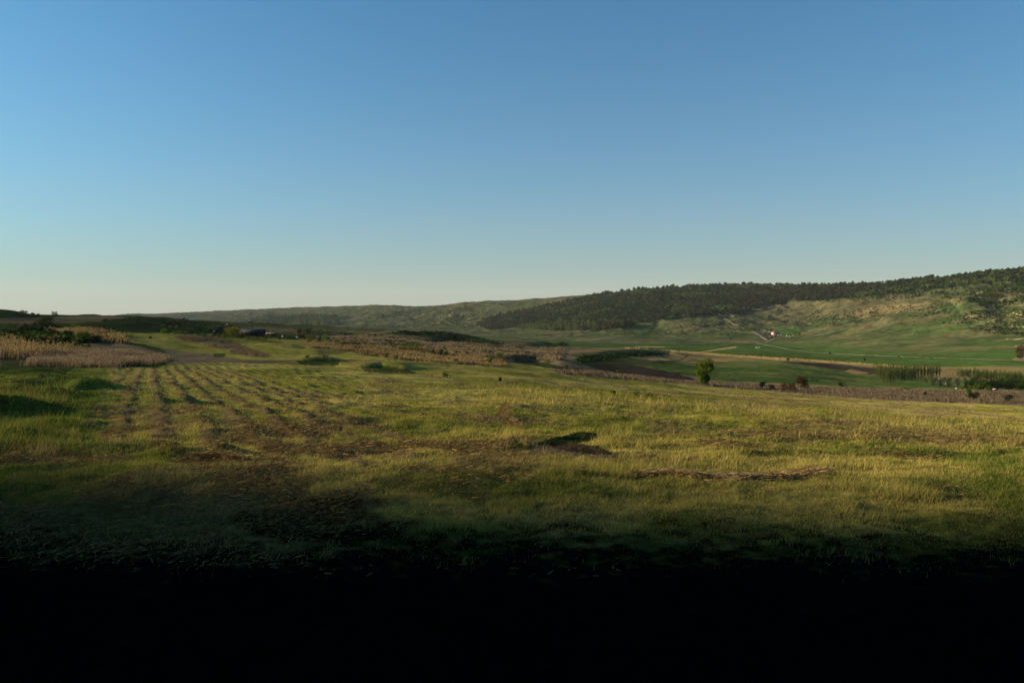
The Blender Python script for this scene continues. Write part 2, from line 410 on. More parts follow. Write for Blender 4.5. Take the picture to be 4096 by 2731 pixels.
m = poly([(700, 1335), (860, 1345), (930, 1370), (1080, 1430), (1000, 1425), (870, 1390)], 6, 60, 400); mixin(m, 'purple', .9)
m = poly([(1150, 1365), (1500, 1372), (1800, 1400), (2000, 1440), (2000, 1460), (1700, 1440), (1440, 1410), (1250, 1385)], 6, 60, 500); mixin(m, 'purple', .85)
m = poly([(2200, 1470), (2400, 1478), (2600, 1510), (2850, 1520), (3100, 1535), (3500, 1548), (4800, 1560), (4800, 1640), (3500, 1600), (2835, 1545), (2500, 1515), (2250, 1490)], 5, 90, 240); mixin(m, 'purple', .95)
# brown ridge on the left and the dark slope beneath it
m = poly([(-200, 1272), (160, 1268), (350, 1262), (520, 1264), (440, 1282), (250, 1292), (-200, 1296)], 4, 150, 800); mixin(m, 'purple', .55)
m = poly([(-300, 1210), (0, 1225), (170, 1265), (160, 1270), (-300, 1272)], 3, 200, 900); mixin(m, 'scrub', .9)
m = poly([(400, 1284), (520, 1268), (760, 1282), (960, 1302), (960, 1325), (700, 1332), (440, 1320)], 8, 200, 900); mixin(m, 'scrub', .75)
m = poly([(440, 1262), (560, 1264), (760, 1285), (1000, 1300), (1000, 1306), (700, 1290)], 4, 200, 900); mixin(m, 'heath', .6)
m = poly([(940, 1290), (1300, 1300), (1600, 1318), (1560, 1330), (1200, 1318), (900, 1305)], 4, 300, 900); mixin(m, 'heath_g', .7)
m = poly([(840, 1298), (1150, 1312), (1400, 1330), (1300, 1345), (1100, 1335), (850, 1310)], 6, 200, 900); mixin(m, 'purple', .5)
m = poly([(900, 1318), (1160, 1335), (1200, 1355), (1000, 1352), (830, 1350)], 6, 150, 700); mixin(m, 'heath_g', .8)
m = poly([(1320, 1330), (1560, 1322), (1900, 1362), (2300, 1388), (2280, 1480), (2000, 1445), (1600, 1400), (1300, 1372)], 8, 120, 800); mixin(m, 'reed', sstep(.3, .45, N2) * .75)
for pts, a in [([(1500, 1335), (1620, 1324), (1760, 1321), (1900, 1345), (2010, 1374), (1880, 1366), (1760, 1345), (1600, 1340)], .9),
               ([(1540, 1354), (1700, 1342), (1850, 1355), (1910, 1366), (1700, 1357)], .8), ([(1690, 1362), (1820, 1353), (1960, 1369), (2110, 1397), (1960, 1390), (1820, 1369)], .9),
               ([(1800, 1424), (2010, 1434), (2180, 1449), (2290, 1478), (2270, 1482), (2150, 1468), (1980, 1454), (1800, 1434)], .9),
               ([(1980, 1397), (2120, 1379), (2250, 1372), (2275, 1384), (2120, 1393)], .7), ([(1190, 1318), (1420, 1328), (1400, 1341), (1230, 1343)], .75),
               ([(1820, 1398), (1960, 1402), (1940, 1408), (1800, 1404)], .6), ([(1430, 1376), (1500, 1378), (1480, 1384), (1420, 1382)], .7)]:
    m = poly(pts, 5, 120, 900); mixin(m, 'scrub', a)  # dark growth on the bank faces, with their shade painted into its colour
# fields on the right
m = poly([(2290, 1395), (2500, 1390), (2700, 1405), (2740, 1430), (2600, 1450), (2300, 1440)], 5, 200, 900); mixin(m, 'dry', .6)
m = poly([(2560, 1400), (2800, 1412), (3000, 1430), (2900, 1440), (2700, 1436), (2600, 1415)], 4, 200, 900); mixin(m, 'thatch', .55)
m = poly([(2315, 1452), (2500, 1455), (2560, 1465), (2700, 1490), (2800, 1522), (2740, 1520), (2560, 1500), (2400, 1478)], 3, 150, 700); mixin(m, 'plough', .97)
m = poly([(2560, 1462), (2700, 1456), (2850, 1452), (2960, 1442), (3040, 1437), (3250, 1448), (3400, 1470), (3560, 1498), (3900, 1520), (4800, 1545), (4800, 1566), (3500, 1552), (3100, 1532), (2860, 1522), (2700, 1492)], 3, 150, 800)
put(m, 'crop', 'crop_d', sstep(.35, .65, N3)); mixin(m, 'dry', sstep(.55, .7, N4) * .4); mixin(m, 'crop_d', (sstep(.5, .9, .5 + .5 * np.sin((X * .5 + Y * .9) * 2 * math.pi / 9.)) * .5).astype(np.float32)); mixin(m, 'dry', sstep(.55, .72, fbm(X / 30., Y / 9., 301, 4)) * .45)
m = poly([(2330, 1440), (2520, 1432), (2600, 1445), (2500, 1458), (2340, 1455)], 4, 150, 700); mixin(m, 'heath_g', .8)
m = poly([(2590, 1433), (2670, 1432), (2680, 1441), (2600, 1443)], 3, 150, 700); mixin(m, 'straw', .7)
m = poly([(3120, 1448), (3300, 1453), (3480, 1468), (3545, 1485), (3480, 1498), (3300, 1470), (3200, 1458)], 2, 150, 900); mixin(m, 'plough', .97)
m = poly([(3060, 1440), (3300, 1446), (3500, 1462), (3560, 1480), (3700, 1478), (4800, 1505), (4800, 1520), (3560, 1490), (3480, 1470), (3300, 1453)], 3, 150, 900); mixin(m, 'dry', .9)
m = poly([(3400, 1475), (3480, 1492), (3430, 1498), (3380, 1485)], 3, 150, 900); mixin(m, 'thatch', .8)
for pts, w in [([(2500, 1392), (2800, 1412), (3020, 1428), (3142, 1438)], 8), ([(3160, 1438), (3300, 1446), (3440, 1456)], 7),
               ([(3450, 1456), (3500, 1459)], 6), ([(3512, 1459), (3600, 1467)], 6), ([(3612, 1468), (3705, 1473)], 5)]:
    m = strip(pts, w, 2, ymin=150, ymax=1200); mixin(m, 'straw', .9)
m = strip([(2800, 1409), (2870, 1398), (2945, 1388)], 5, 2, ymin=300, ymax=1300); mixin(m, 'straw', .8)
m = strip([(2955, 1386), (3025, 1374)], 2.5, 1, ymin=300, ymax=1300); mixin(m, 'scrub', .7)
m = strip([(2540, 1386), (2660, 1388)], 4, 3, ymin=300, ymax=1300); mixin(m, 'straw', .7)
m = poly([(3700, 1470), (3950, 1462), (4800, 1462), (4800, 1490), (3900, 1490)], 5, 300, 900); mixin(m, 'dry', .45)
m = strip([(2450, 1382), (2700, 1381), (2950, 1374), (3020, 1372)], 4, 3, ymin=400, ymax=1600); mixin(m, 'scrub', .6)
# hillside
m = poly([(3000, 1230), (3300, 1190), (3700, 1180), (3950, 1200), (3700, 1230), (3400, 1260), (3150, 1280)], 25, 700, 3000); mixin(m, 'hill_dry', .6)
m = poly([(3420, 1232), (3560, 1215), (3700, 1214), (3620, 1232), (3500, 1255), (3480, 1280), (3420, 1270)], 10, 700, 3000); mixin(m, 'thatch', .45)
m = poly([(3300, 1350), (3720, 1245), (3850, 1310), (4096, 1390), (4096, 1430), (3300, 1405), (3060, 1370)], 12, 500, 2500); mixin(m, 'crop', .32); mixin(m, 'hill_dry', sstep(.5, .62, N3) * .5)
m = poly([(3380, 1355), (3500, 1328), (3660, 1310), (3640, 1325), (3480, 1350), (3390, 1362)], 5, 500, 2500); mixin(m, 'scrub', .5); mixin(m, 'hill_dry', .3)
for pts, w in [([(3940, 1235), (3985, 1238), (3975, 1262)], 10), ([(4020, 1262), (4060, 1252), (4120, 1262)], 7), ([(4060, 1270), (4120, 1275)], 7), ([(3860, 1265), (3900, 1270)], 4), ([(4040, 1305), (4120, 1306)], 4), ([(4030, 1358), (4096, 1351)], 3), ([(4060, 1385), (4096, 1380)], 8), ([(4050, 1436), (4075, 1430)], 8), ([(1795, 1265), (1806, 1255)], 5), ([(2700, 1262), (2760, 1262)], 4), ([(2860, 1262), (2960, 1262)], 4)]:
    m = strip(pts, w, 9, ymin=300, ymax=6000); mixin(m, 'sand', sstep(.35, .5, N2) * .8)
m = poly([(3730, 1208), (3800, 1205), (3860, 1265), (3920, 1292), (3880, 1298), (3820, 1280), (3760, 1235)], 3, 500, 2500); mixin(m, 'scrub', .75)
m = poly([(4075, 1405), (4096, 1380), (4800, 1360), (4800, 1440), (4060, 1440)], 4, 300, 1500); mixin(m, 'thatch', .7)
m = poly([(3070, 1313), (3100, 1310), (3190, 1308), (3215, 1325), (3180, 1345), (3110, 1340), (3080, 1325)], 3, 700, 2500); put(m, 'crop'); 
m = poly([(3020, 1310), (3070, 1310), (3090, 1333), (3040, 1335)], 3, 700, 2500); mixin(m, 'crop_d', .7)
m = poly([(3035, 1334), (3085, 1337), (3110, 1345), (3070, 1356), (3055, 1350)], 2, 700, 2500); mixin(m, 'plough', .9)
m = poly([(3195, 1318), (3230, 1320), (3235, 1330), (3215, 1330)], 2, 700, 2500); mixin(m, 'plough', .6)
FOREST = [(1900, 1345 - 50), (1985, 1268), (2080, 1245), (2230, 1212), (2330, 1190), (2430, 1165), (2550, 1140), (2700, 1128), (3000, 1110), (3500, 1110), (3700, 1080), (4800, 1040), (4800, 1105), (3990, 1128), (3700, 1158), (3480, 1186), (3200, 1204), (3060, 1215), (2960, 1250), (2800, 1262), (2640, 1280), (2520, 1300), (2400, 1318), (2250, 1318), (2050, 1310), (1950, 1318)]
m = poly(FOREST, 10, 900, 7000); mixin(m, 'forest', .85)
m = poly([(1000, 1275), (1200, 1275), (1350, 1280), (1340, 1308), (1000, 1292)], 10, 2000, 7000); mixin(m, 'forest', .6)
m = poly([(1180, 1440), (1300, 1438), (1360, 1445), (1350, 1462), (1200, 1458)], 6, 40, 200); mixin(m, 'scrub', .85)
m = poly([(1440, 1468), (1540, 1462), (1620, 1476), (1680, 1492), (1560, 1496), (1460, 1486)], 6, 30, 200); mixin(m, 'scrub', .8)
m = poly([(1160, 1475), (1280, 1478), (1400, 1500), (1300, 1505), (1180, 1490)], 14, 20, 200); mixin(m, 'scrub', sstep(.45, .55, N1) * .7)
m = poly([(850, 1415), (905, 1412), (900, 1428), (860, 1430)], 6, 20, 200); mixin(m, 'scrub', .8)
HT = (sstep(500, 800, D)[:, None] * sstep(7000, 6000, D)[:, None]); Cc *= (1 + HT * ((.50 + 1.0 * fbm(X / 16., Y / 22., 273, 5, .62)) * (.6 + .8 * fbm(X / 5., Y / 9., 275, 3)) - 1))[..., None]
# little hollow in the middle of the meadow
for pts, k_, a in [([(2060, 1795), (2120, 1765), (2175, 1768), (2300, 1790), (2470, 1812), (2465, 1838), (2300, 1822), (2150, 1808)], 'purple', .8),
                   ([(2150, 1780), (2170, 1762), (2240, 1745), (2330, 1728), (2385, 1735), (2380, 1765), (2250, 1776)], 'scrub', .92),
                   ([(2155, 1776), (2300, 1772), (2400, 1785), (2462, 1815), (2380, 1818), (2240, 1798)], 'plough', .92),
                   ([(2012, 1765), (2070, 1762), (2140, 1792), (2130, 1800), (2040, 1792)], 'scrub', .92)]:
    m = poly(pts, 9, 8, 22); mixin(m, k_, a); BARE[m] = np.maximum(BARE[m], .93); WT[m] *= .1
# shade painted into the ground: near black towards the camera, with a ragged edge
Cg = Cc.copy()
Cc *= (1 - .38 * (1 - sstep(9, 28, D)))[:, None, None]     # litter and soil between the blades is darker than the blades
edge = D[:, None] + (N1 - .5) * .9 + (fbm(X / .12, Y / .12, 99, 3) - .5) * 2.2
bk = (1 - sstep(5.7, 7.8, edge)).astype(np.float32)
Cc = Cc * (1 - bk[..., None]) + P('shade_black') * bk[..., None]
# tone variation of the growth itself
Cc *= (0.72 + .56 * N5[..., None] * near[..., None] + .56 * N2[..., None] * (1 - near[..., None]))

# ------------------------------------------------------------------ mesh and material helpers
def mesh_from(name, verts, faces_flat, nper, colors=None, mat=None, smooth=False):
    """verts (N,3); faces_flat flat indices; nper vertices per face"""
    me = bpy.data.meshes.new(name)
    verts = np.asarray(verts, np.float32); idx = np.asarray(faces_flat, np.int32)
    nf = len(idx) // nper
    me.vertices.add(len(verts)); me.vertices.foreach_set('co', verts.ravel())
    me.loops.add(len(idx)); me.loops.foreach_set('vertex_index', idx)
    me.polygons.add(nf)
    me.polygons.foreach_set('loop_start', np.arange(0, nf * nper, nper, dtype=np.int32))
    me.polygons.foreach_set('loop_total', np.full(nf, nper, np.int32))
    if smooth: me.polygons.foreach_set('use_smooth', np.ones(nf, bool))
    if colors is not None:
        ca = me.color_attributes.new('Col', 'FLOAT_COLOR', 'POINT')
        c4 = np.ones((len(verts), 4), np.float32); c4[:, :3] = colors
        ca.data.foreach_set('color', c4.ravel())
    me.update()
    if mat: me.materials.append(mat)
    return me
def add(name, me, parent=None, loc=None):
    o = bpy.data.objects.new(name, me); COL.objects.link(o)
    if parent: o.parent = parent
    if loc is not None: o.location = loc
    return o
def tag(o, label=None, cat=None, group=None, kind=None):
    if label: o['label'] = label
    if cat: o['category'] = cat
    if group: o['group'] = group
    if kind: o['kind'] = kind
    return o
def empty(name, loc, rz=0, **k):
    o = bpy.data.objects.new(name, None); COL.objects.link(o)
    o.location = loc; o.rotation_euler = (0, 0, rz); o.empty_display_size = .2
    return tag(o, **k)
def new_mat(name):
    m = bpy.data.materials.new(name); m.use_nodes = True
    nt = m.node_tree; nt.nodes.clear()
    out = nt.nodes.new('ShaderNodeOutputMaterial')
    return m, nt, out
def leaf_mat(name, color=None, trans=.35, var=.35):
    m, nt, out = new_mat(name); n, l = nt.nodes, nt.links
    if color is None:
        a = n.new('ShaderNodeAttribute'); a.attribute_name = 'Col'; src = a.outputs['Color']
    else:
        g = n.new('ShaderNodeNewGeometry'); mx = n.new('ShaderNodeMix'); mx.data_type = 'RGBA'
        c = np.array(color)
        mx.inputs['A'].default_value = tuple(c * (1 - var)) + (1,); mx.inputs['B'].default_value = tuple(c * (1 + var)) + (1,)
        l.new(g.outputs['Random Per Island'], mx.inputs['Factor']); src = mx.outputs['Result']
    d = n.new('ShaderNodeBsdfDiffuse'); t = n.new('ShaderNodeBsdfTranslucent'); s = n.new('ShaderNodeMixShader')
    s.inputs[0].default_value = trans
    l.new(src, d.inputs[0]); l.new(src, t.inputs[0]); l.new(d.outputs[0], s.inputs[1]); l.new(t.outputs[0], s.inputs[2])
    l.new(s.outputs[0], out.inputs[0])
    return m
def solid_mat(name, color, rough=.8, noise=0.25, scale=3.0, metal=0.0):
    m, nt, out = new_mat(name); n, l = nt.nodes, nt.links
    p = n.new('ShaderNodeBsdfPrincipled'); p.inputs['Roughness'].default_value = rough; p.inputs['Metallic'].default_value = metal; p.inputs['Specular IOR Level'].default_value = .12
    tc = n.new('ShaderNodeTexCoord'); no = n.new('ShaderNodeTexNoise'); no.inputs['Scale'].default_value = scale; no.inputs['Detail'].default_value = 5
    mx = n.new('ShaderNodeMix'); mx.data_type = 'RGBA'; c = np.array(color)
    mx.inputs['A'].default_value = tuple(c * (1 - noise)) + (1,); mx.inputs['B'].default_value = tuple(np.minimum(c * (1 + noise), 1)) + (1,)
    l.new(tc.outputs['Object'], no.inputs['Vector']); l.new(no.outputs['Fac'], mx.inputs['Factor']); l.new(mx.outputs['Result'], p.inputs['Base Color'])
    l.new(p.outputs[0], out.inputs[0])
    return m
def ground_mat():
    m, nt, out = new_mat('ground_cover'); n, l = nt.nodes, nt.links
    a = n.new('ShaderNodeAttribute'); a.attribute_name = 'Col'
    tc = n.new('ShaderNodeTexCoord')
    fac = None
    for sc_, lo, hi in ((9.0, .55, 1.45), (0.9, .75, 1.25), (0.07, .85, 1.15)):
        no = n.new('ShaderNodeTexNoise'); no.inputs['Scale'].default_value = sc_; no.inputs['Detail'].default_value = 6; no.inputs['Roughness'].default_value = .65
        l.new(tc.outputs['Object'], no.inputs['Vector'])
        mr = n.new('ShaderNodeMapRange'); mr.inputs['From Min'].default_value = .3; mr.inputs['From Max'].default_value = .7
        mr.inputs['To Min'].default_value = lo; mr.inputs['To Max'].default_value = hi
        l.new(no.outputs['Fac'], mr.inputs['Value'])
        if fac is None: fac = mr.outputs[0]; fine = no
        else:
            mu = n.new('ShaderNodeMath'); mu.operation = 'MULTIPLY'; l.new(fac, mu.inputs[0]); l.new(mr.outputs[0], mu.inputs[1]); fac = mu.outputs[0]
    vm = n.new('ShaderNodeVectorMath'); vm.operation = 'SCALE'; l.new(a.outputs['Color'], vm.inputs[0]); l.new(fac, vm.inputs['Scale'])
    b = n.new('ShaderNodeBump'); b.inputs['Strength'].default_value = .8; b.inputs['Distance'].default_value = .05
    l.new(fine.outputs['Fac'], b.inputs['Height'])
    d = n.new('ShaderNodeBsdfDiffuse'); d.inputs['Roughness'].default_value = .6
    l.new(vm.outputs[0], d.inputs[0]); l.new(b.outputs[0], d.inputs['Normal']); l.new(d.outputs[0], out.inputs[0])
    return m
GM = ground_mat()

# ------------------------------------------------------------------ ground, hills
def grid_obj(name, r0, r1, wrap=True):
    nr = r1 - r0
    v = np.stack([X[r0:r1], Y[r0:r1], Z[r0:r1]], -1).reshape(-1, 3)
    c = Cc[r0:r1].reshape(-1, 3)
    i = np.arange(nr - 1)[:, None]; j = np.arange(NC)[None, :]; j2 = (j + 1) % NC
    f = np.stack([i * NC + j, i * NC + j2, (i + 1) * NC + j2, (i + 1) * NC + j], -1).reshape(-1)
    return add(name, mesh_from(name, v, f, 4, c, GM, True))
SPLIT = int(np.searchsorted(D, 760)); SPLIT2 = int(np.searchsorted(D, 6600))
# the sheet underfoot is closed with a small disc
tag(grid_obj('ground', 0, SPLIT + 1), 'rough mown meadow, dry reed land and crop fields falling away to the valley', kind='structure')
tag(grid_obj('hills', SPLIT, SPLIT2 + 1), 'long green hillside rising beyond the valley', kind='structure')
tag(grid_obj('distant_hills', SPLIT2, NR), 'pale blue hill just showing over the skyline', kind='structure')
k = 48
dv = [(0, 0, float(Z[0, 0]))] + [(float(X[0, j]), float(Y[0, j]), float(Z[0, j])) for j in range(NC)]
df = []
for j in range(NC): df += [0, 1 + (j + 1) % NC, 1 + j]
tag(add('ground_underfoot', mesh_from('ground_underfoot', dv, df, 3, np.tile(P('shade_black'), (len(dv), 1)), GM)), 'ground right under the camera, shade painted in as near black', kind='structure')

# ------------------------------------------------------------------ grass and straw of the near meadow
LEAF = leaf_mat('grass_blades', None, .3)
STRAW = leaf_mat('dry_straw', None, .12)
def near_idx(x, y):
    cj = np.rint(np.interp(x / y, TCL[:len(th_in)], np.arange(len(th_in)))).astype(int)
    ri = np.rint(np.interp(np.log(y), LD, np.arange(NR))).astype(int)
    return ri, cj
def scatter(n, v0, v1, t0=-.78, t1=.78):
    """n spots whose number per square metre thins out with distance"""
    jc = int(colidx(2048)); vv = np.minimum.accumulate(HV + F * (CAM_H - Zbase[:, jc]) / D)
    y = np.exp(np.interp(-rng.uniform(v0, v1, n), -vv, LD) + rng.normal(0, .02, n))
    return rng.uniform(t0, t1, n) * y, y
def img_poly_mask(x, y, z, pts):
    pu = HU + F * x / y; pv = HV + F * (CAM_H - z) / y
    ins = np.zeros(len(x), bool)
    pts = np.array(pts, float)
    for (ax, ay), (bx, by) in zip(pts, np.roll(pts, -1, axis=0)):
        ins ^= ((ay > pv) != (by > pv)) & (pu < (bx - ax) * (pv - ay) / (by - ay + 1e-12) + ax)
    return ins
def blades(name, x, y, z, h, w, col, lean, mat, flat=False):
    n = len(x)
    a = rng.uniform(0, 2 * math.pi, n); b = rng.uniform(0, 2 * math.pi, n)
    base = np.stack([x, y, z - .01], -1)
    side = np.stack([np.cos(a), np.sin(a), np.zeros(n)], -1) * (w / 2)[:, None]
    if flat:
        d = np.stack([np.cos(b), np.sin(b), rng.uniform(-.05, .35, n)], -1) * h[:, None]
        side = np.stack([-np.sin(b), np.cos(b), rng.uniform(0, 1, n)], -1) * (w / 2)[:, None]
        base[:, 2] += .02 + rng.uniform(0, .03, n)
        vs = np.stack([base - side, base + side, base + d + side * .5, base + d - side * .5], 1).reshape(-1, 3)
        nper = 4
    else:
        l = lean * h * rng.uniform(.3, 1.6, n)
        d = np.stack([np.cos(b) * l + .25 * h, np.sin(b) * l, h * np.ones(n)], -1)
        vs = np.stack([base - side, base + side, base + d], 1).reshape(-1, 3)
        nper = 3
    c = np.repeat(col, nper, axis=0)
    return add(name, mesh_from(name, vs, np.arange(n * nper), nper, c, mat))
NB = 620000
x, y = scatter(NB, 1545, 2330)
ri, cj = near_idx(x, y)
z = zat(x, y)
keep = rng.random(NB) < sstep(5.2, 8.4, y) ** 1.3 * (1 - .75 * WT[ri, cj]) * (1 - .9 * BARE[ri, cj])
x, y, z, ri, cj = x[keep], y[keep], z[keep], ri[keep], cj[keep]
n = len(x)
tall = np.zeros(n)
for pts, a in [([(1900, 1560), (2300, 1545), (3300, 1600), (4096, 1680), (4300, 1745), (3800, 1735), (3000, 1660), (2300, 1625), (1900, 1610)], .11),
               ([(-100, 1700), (120, 1690), (300, 1720), (330, 1790), (200, 1830), (-100, 1800)], .11), ([(0, 1540), (300, 1560), (250, 1620), (-100, 1640)], .12),
               ([(2440, 1700), (2540, 1720), (2500, 1790), (2420, 1780)], .06), ([(1930, 1565), (2120, 1580), (2100, 1620), (1960, 1610)], .12)]:
    tall = np.maximum(tall, img_poly_mask(x, y, z, pts) * a * (rng.random(n) < .55))
h = (.03 + .035 * rng.random(n) ** 2) * (1 + y * .012) + tall * rng.uniform(.6, 1.4, n)
h *= (.55 + .7 * fbm(x / .7, y / .7, 111, 3) + 1.6 * sstep(.60, .74, fbm(x / .45, y / .45, 113, 3))) * (.45 + .55 * sstep(5.5, 9.5, y))
w = np.maximum(.005, y * .0006) * rng.uniform(.7, 1.3, n)
col = Cg[ri, cj] * rng.uniform(.65, 1.55, n)[:, None]
dry = rng.random(n) < .12 + .3 * (tall > 0)
col[dry] = col[dry] * .5 + P('straw') * .35
tag(blades('grass', x, y, z, h, w, col, .5, LEAF), 'short green and yellowing meadow grass with taller seeding tufts', 'grass', kind='stuff')
NS = 420000
x, y = scatter(NS, 1470, 2300)
ri, cj = near_idx(x, y); z = zat(x, y)
keep = rng.random(NS) < WT[ri, cj] * sstep(5.0, 8.0, y) * sstep(.42, .58, N1[ri, cj] + rng.normal(0, .05, NS))
x, y, z, ri, cj = x[keep], y[keep], z[keep], ri[keep], cj[keep]
n = len(x)
h = rng.uniform(.03, .13, n) * (1 + y * .015) * (.5 + .5 * sstep(6, 11, y)); w = np.maximum(.005, y * .0007) * rng.uniform(.7, 1.3, n)
mixc = rng.random(n)[:, None] ** 1.4
col = P('soil') * 1.3 * (1 - mixc) + P('straw') * .85 * mixc
tag(blades('mown_straw', x, y, z, h, w, col, .5, STRAW, True), 'brown and pale mown straw lying in swaths over the meadow', 'straw', kind='stuff')

def straw_heap(name, label, uv, width, height, n, ymin=5, dark=.5):
    pts = [ground(u, v, ymin)[:2] for u, v in uv]
    seg = np.array(pts); L = np.r_[0, np.cumsum(np.hypot(*np.diff(seg, axis=0).T))]
    t = rng.uniform(0, L[-1], n)
    cx = np.interp(t, L, seg[:, 0]); cyy = np.interp(t, L, seg[:, 1])
    lump = .35 + 1.3 * fbm(t * 5 + 3.3, t * 0 + n, 5, 3) ** 1.5
    ox = rng.normal(0, width / 2, n); oy = rng.normal(0, width / 2.2, n) * (.4 + 1.2 * lump) + width * 1.2 * (fbm(t * 3, t * 0 + 7.7, 9, 3) - .5)
    x = cx + ox * .6; y = cyy + oy
    zz = zat(x, y) + height * lump * np.exp(-(oy / width) ** 2 * 3) * rng.random(n) ** .6
    c = rng.random(n)[:, None] ** (1 + dark)
    col = P('soil') * 1.2 * (1 - c) + np.array((.46, .30, .125)) * c
    o = blades(name, x, y, zz, rng.uniform(.04, .14, n), rng.uniform(.004, .008, n), col, .5, STRAW, True)
    return tag(o, label, 'straw heap')
straw_heap('straw_heap', 'long low windrow of pale straw with a brown peak near its left end', [(2530, 1908), (2650, 1895), (2800, 1912), (3000, 1910), (3200, 1905), (3290, 1888)], .11, .03, 4600, dark=-.5)
straw_heap('straw_heap', 'tangle of brown and bleached stalks running away down the meadow centre', [(2075, 1722), (2030, 1690), (2010, 1660), (2030, 1630)], .16, .12, 2200)
straw_heap('straw_heap', 'tiny wisp of brown straw alone on the grass above the long windrow', [(2270, 1893), (2320, 1893)], .03, .03, 160)
straw_heap('straw_heap', 'dark brown hay lump on the left meadow at the top of the swaths', [(710, 1645), (760, 1640), (820, 1650)], .2, .13, 900)
straw_heap('straw_heap', 'flattened hay ridge in the shaded lower left meadow', [(750, 1840), (880, 1835), (960, 1850)], .2, .10, 1500)

# ------------------------------------------------------------------ reeds
def reed_bed(name, label, pts, n, hgt, stem, plume, ymin, ymax=1e9, pl=.22, cat='reeds', wmin=.0007, gap=None):
    pts_a = np.array(pts, float)
    us = rng.uniform(pts_a[:, 0].min(), pts_a[:, 0].max(), n * 3); vs = rng.uniform(pts_a[:, 1].min(), pts_a[:, 1].max(), n * 3)
    ins = np.zeros(n * 3, bool)
    for (ax, ay), (bx, by) in zip(pts_a, np.roll(pts_a, -1, axis=0)):
        ins ^= ((ay > vs) != (by > vs)) & (us < (bx - ax) * (vs - ay) / (by - ay + 1e-12) + ax)
    us, vs = us[ins][:n], vs[ins][:n]
    fr = rng.random(len(us)) < .35
    us = us + rng.normal(0, 16, len(us)) * fr; vs = vs + np.abs(rng.normal(0, 2.6, len(us))) * rng.choice([-1, 1], len(us)) * fr
    g = ground_many(us, vs, ymin); fr = fr[g[:, 1] < ymax]; g = g[(g[:, 1] < ymax)]
    if gap:
        kp = fbm(g[:, 0] / 14, g[:, 1] / 9, 241, 4) > gap
        g = g[kp]; fr = fr[kp]
    m = len(g)
    g[:, 1] += rng.uniform(-.6, .6, m) * (g[:, 1] * .01); g[:, 2] = zat(g[:, 0], g[:, 1])
    h = hgt * rng.uniform(.45, 1.15, m) * (.35 + 1.3 * fbm(g[:, 0] / 3.5, g[:, 1] / 5, 121, 4)) * np.where(fr, rng.uniform(.4, 1, m), 1)
    w = np.maximum(.02, g[:, 1] * wmin)
    a = rng.uniform(0, math.pi, m)
    side = np.stack([np.cos(a), np.sin(a), 0 * a], -1) * (w / 2)[:, None]
    tip = g + np.stack([h * (.08 + rng.normal(0, .06, m)), h * rng.normal(0, .06, m), h], -1)
    vs_ = [np.stack([g - side, g + side, tip + side * .4, tip - side * .4], 1).reshape(-1, 3)]
    k = rng.uniform(.6, 1.3, m)[:, None]
    cs = [np.repeat(P(stem) * k, 4, axis=0)]
    if pl:
        pw = side * 1.9 + 0; dn = np.stack([0 * h, 0 * h, -pl * rng.uniform(.7, 1.3, m) * hgt / 1.6], -1)
        vs_.append(np.stack([tip + dn, tip + dn * .5 + pw, tip - dn * .15, tip + dn * .5 - pw], 1).reshape(-1, 3))
        cs.append(np.repeat(P(plume) * rng.uniform(.7, 1.35, m)[:, None], 4, axis=0))
    V_ = np.concatenate(vs_); C_ = np.concatenate(cs)
    return tag(add(name, mesh_from(name, V_, np.arange(len(V_)), 4, C_, LEAF)), label, cat, kind='stuff')
reed_bed('reed_bed', 'pale plumed reed bed in the hollow at the left of the meadow', [(110, 1465), (140, 1410), (330, 1400), (500, 1405), (690, 1440), (650, 1455), (470, 1470)], 17000, .5, 'purple', 'plume', 35, 160, .25, wmin=.00035)
reed_bed('reed_bed', 'orange brown reeds at the left edge of the picture', [(-700, 1360), (60, 1368), (160, 1400), (330, 1405), (150, 1435), (-700, 1440)], 10000, .95, 'reed', 'straw', 40, 250)
reed_bed('reed_bed', 'long band of brown reeds behind the left scrub', [(180, 1315), (400, 1330), (500, 1345), (490, 1375), (420, 1365), (240, 1335)], 6000, .9, 'reed', 'straw', 60, 400)
reed_bed('reed_bed', 'purplish dry reed band slanting down across the left middle distance', [(690, 1345), (860, 1350), (930, 1375), (1080, 1430), (1000, 1425), (870, 1395)], 9000, .32, 'purple', 'purple', 60, 400, gap=.36)
reed_bed('reed_bed', 'pink brown reed belt below the middle bushes', [(1180, 1370), (1480, 1378), (1800, 1405), (2000, 1445), (2030, 1468), (1700, 1448), (1440, 1418), (1250, 1390)], 22000, .36, 'reed', 'straw', 60, 500, gap=.42)
reed_bed('reed_bed', 'tan reed land behind the round bushes', [(1330, 1345), (1560, 1345), (1900, 1372), (2260, 1395), (2240, 1440), (2150, 1440), (1850, 1410), (1600, 1385), (1400, 1370)], 20000, .42, 'reed', 'plume', 120, 900, gap=.42)
reed_bed('reed_bed', 'purple brown dry weed strip along the lower edge of the meadow', [(2180, 1478), (2400, 1485), (2600, 1512), (2850, 1528), (3100, 1542), (3500, 1556), (4800, 1580), (4800, 1645), (3500, 1597), (2835, 1543), (2500, 1517), (2250, 1495)], 52000, .28, 'purple', 'purple', 90, 260, .15)
reed_bed('reed_bed', 'golden dry reeds lining the ditch across the valley fields', [(2500, 1390), (2800, 1409), (3020, 1426), (3300, 1442), (3600, 1464), (3705, 1470), (3705, 1476), (3600, 1470), (3300, 1449), (3020, 1434), (2800, 1415), (2500, 1394)], 9000, .7, 'straw', 'straw', 300, 1300, 0)
reed_bed('reed_bed', 'pale rough grass between the plantation and the far crop field', [(3560, 1480), (3760, 1480), (4800, 1505), (4800, 1525), (3900, 1508), (3700, 1490)], 6000, .4, 'dry', 'straw', 300, 900, 0)

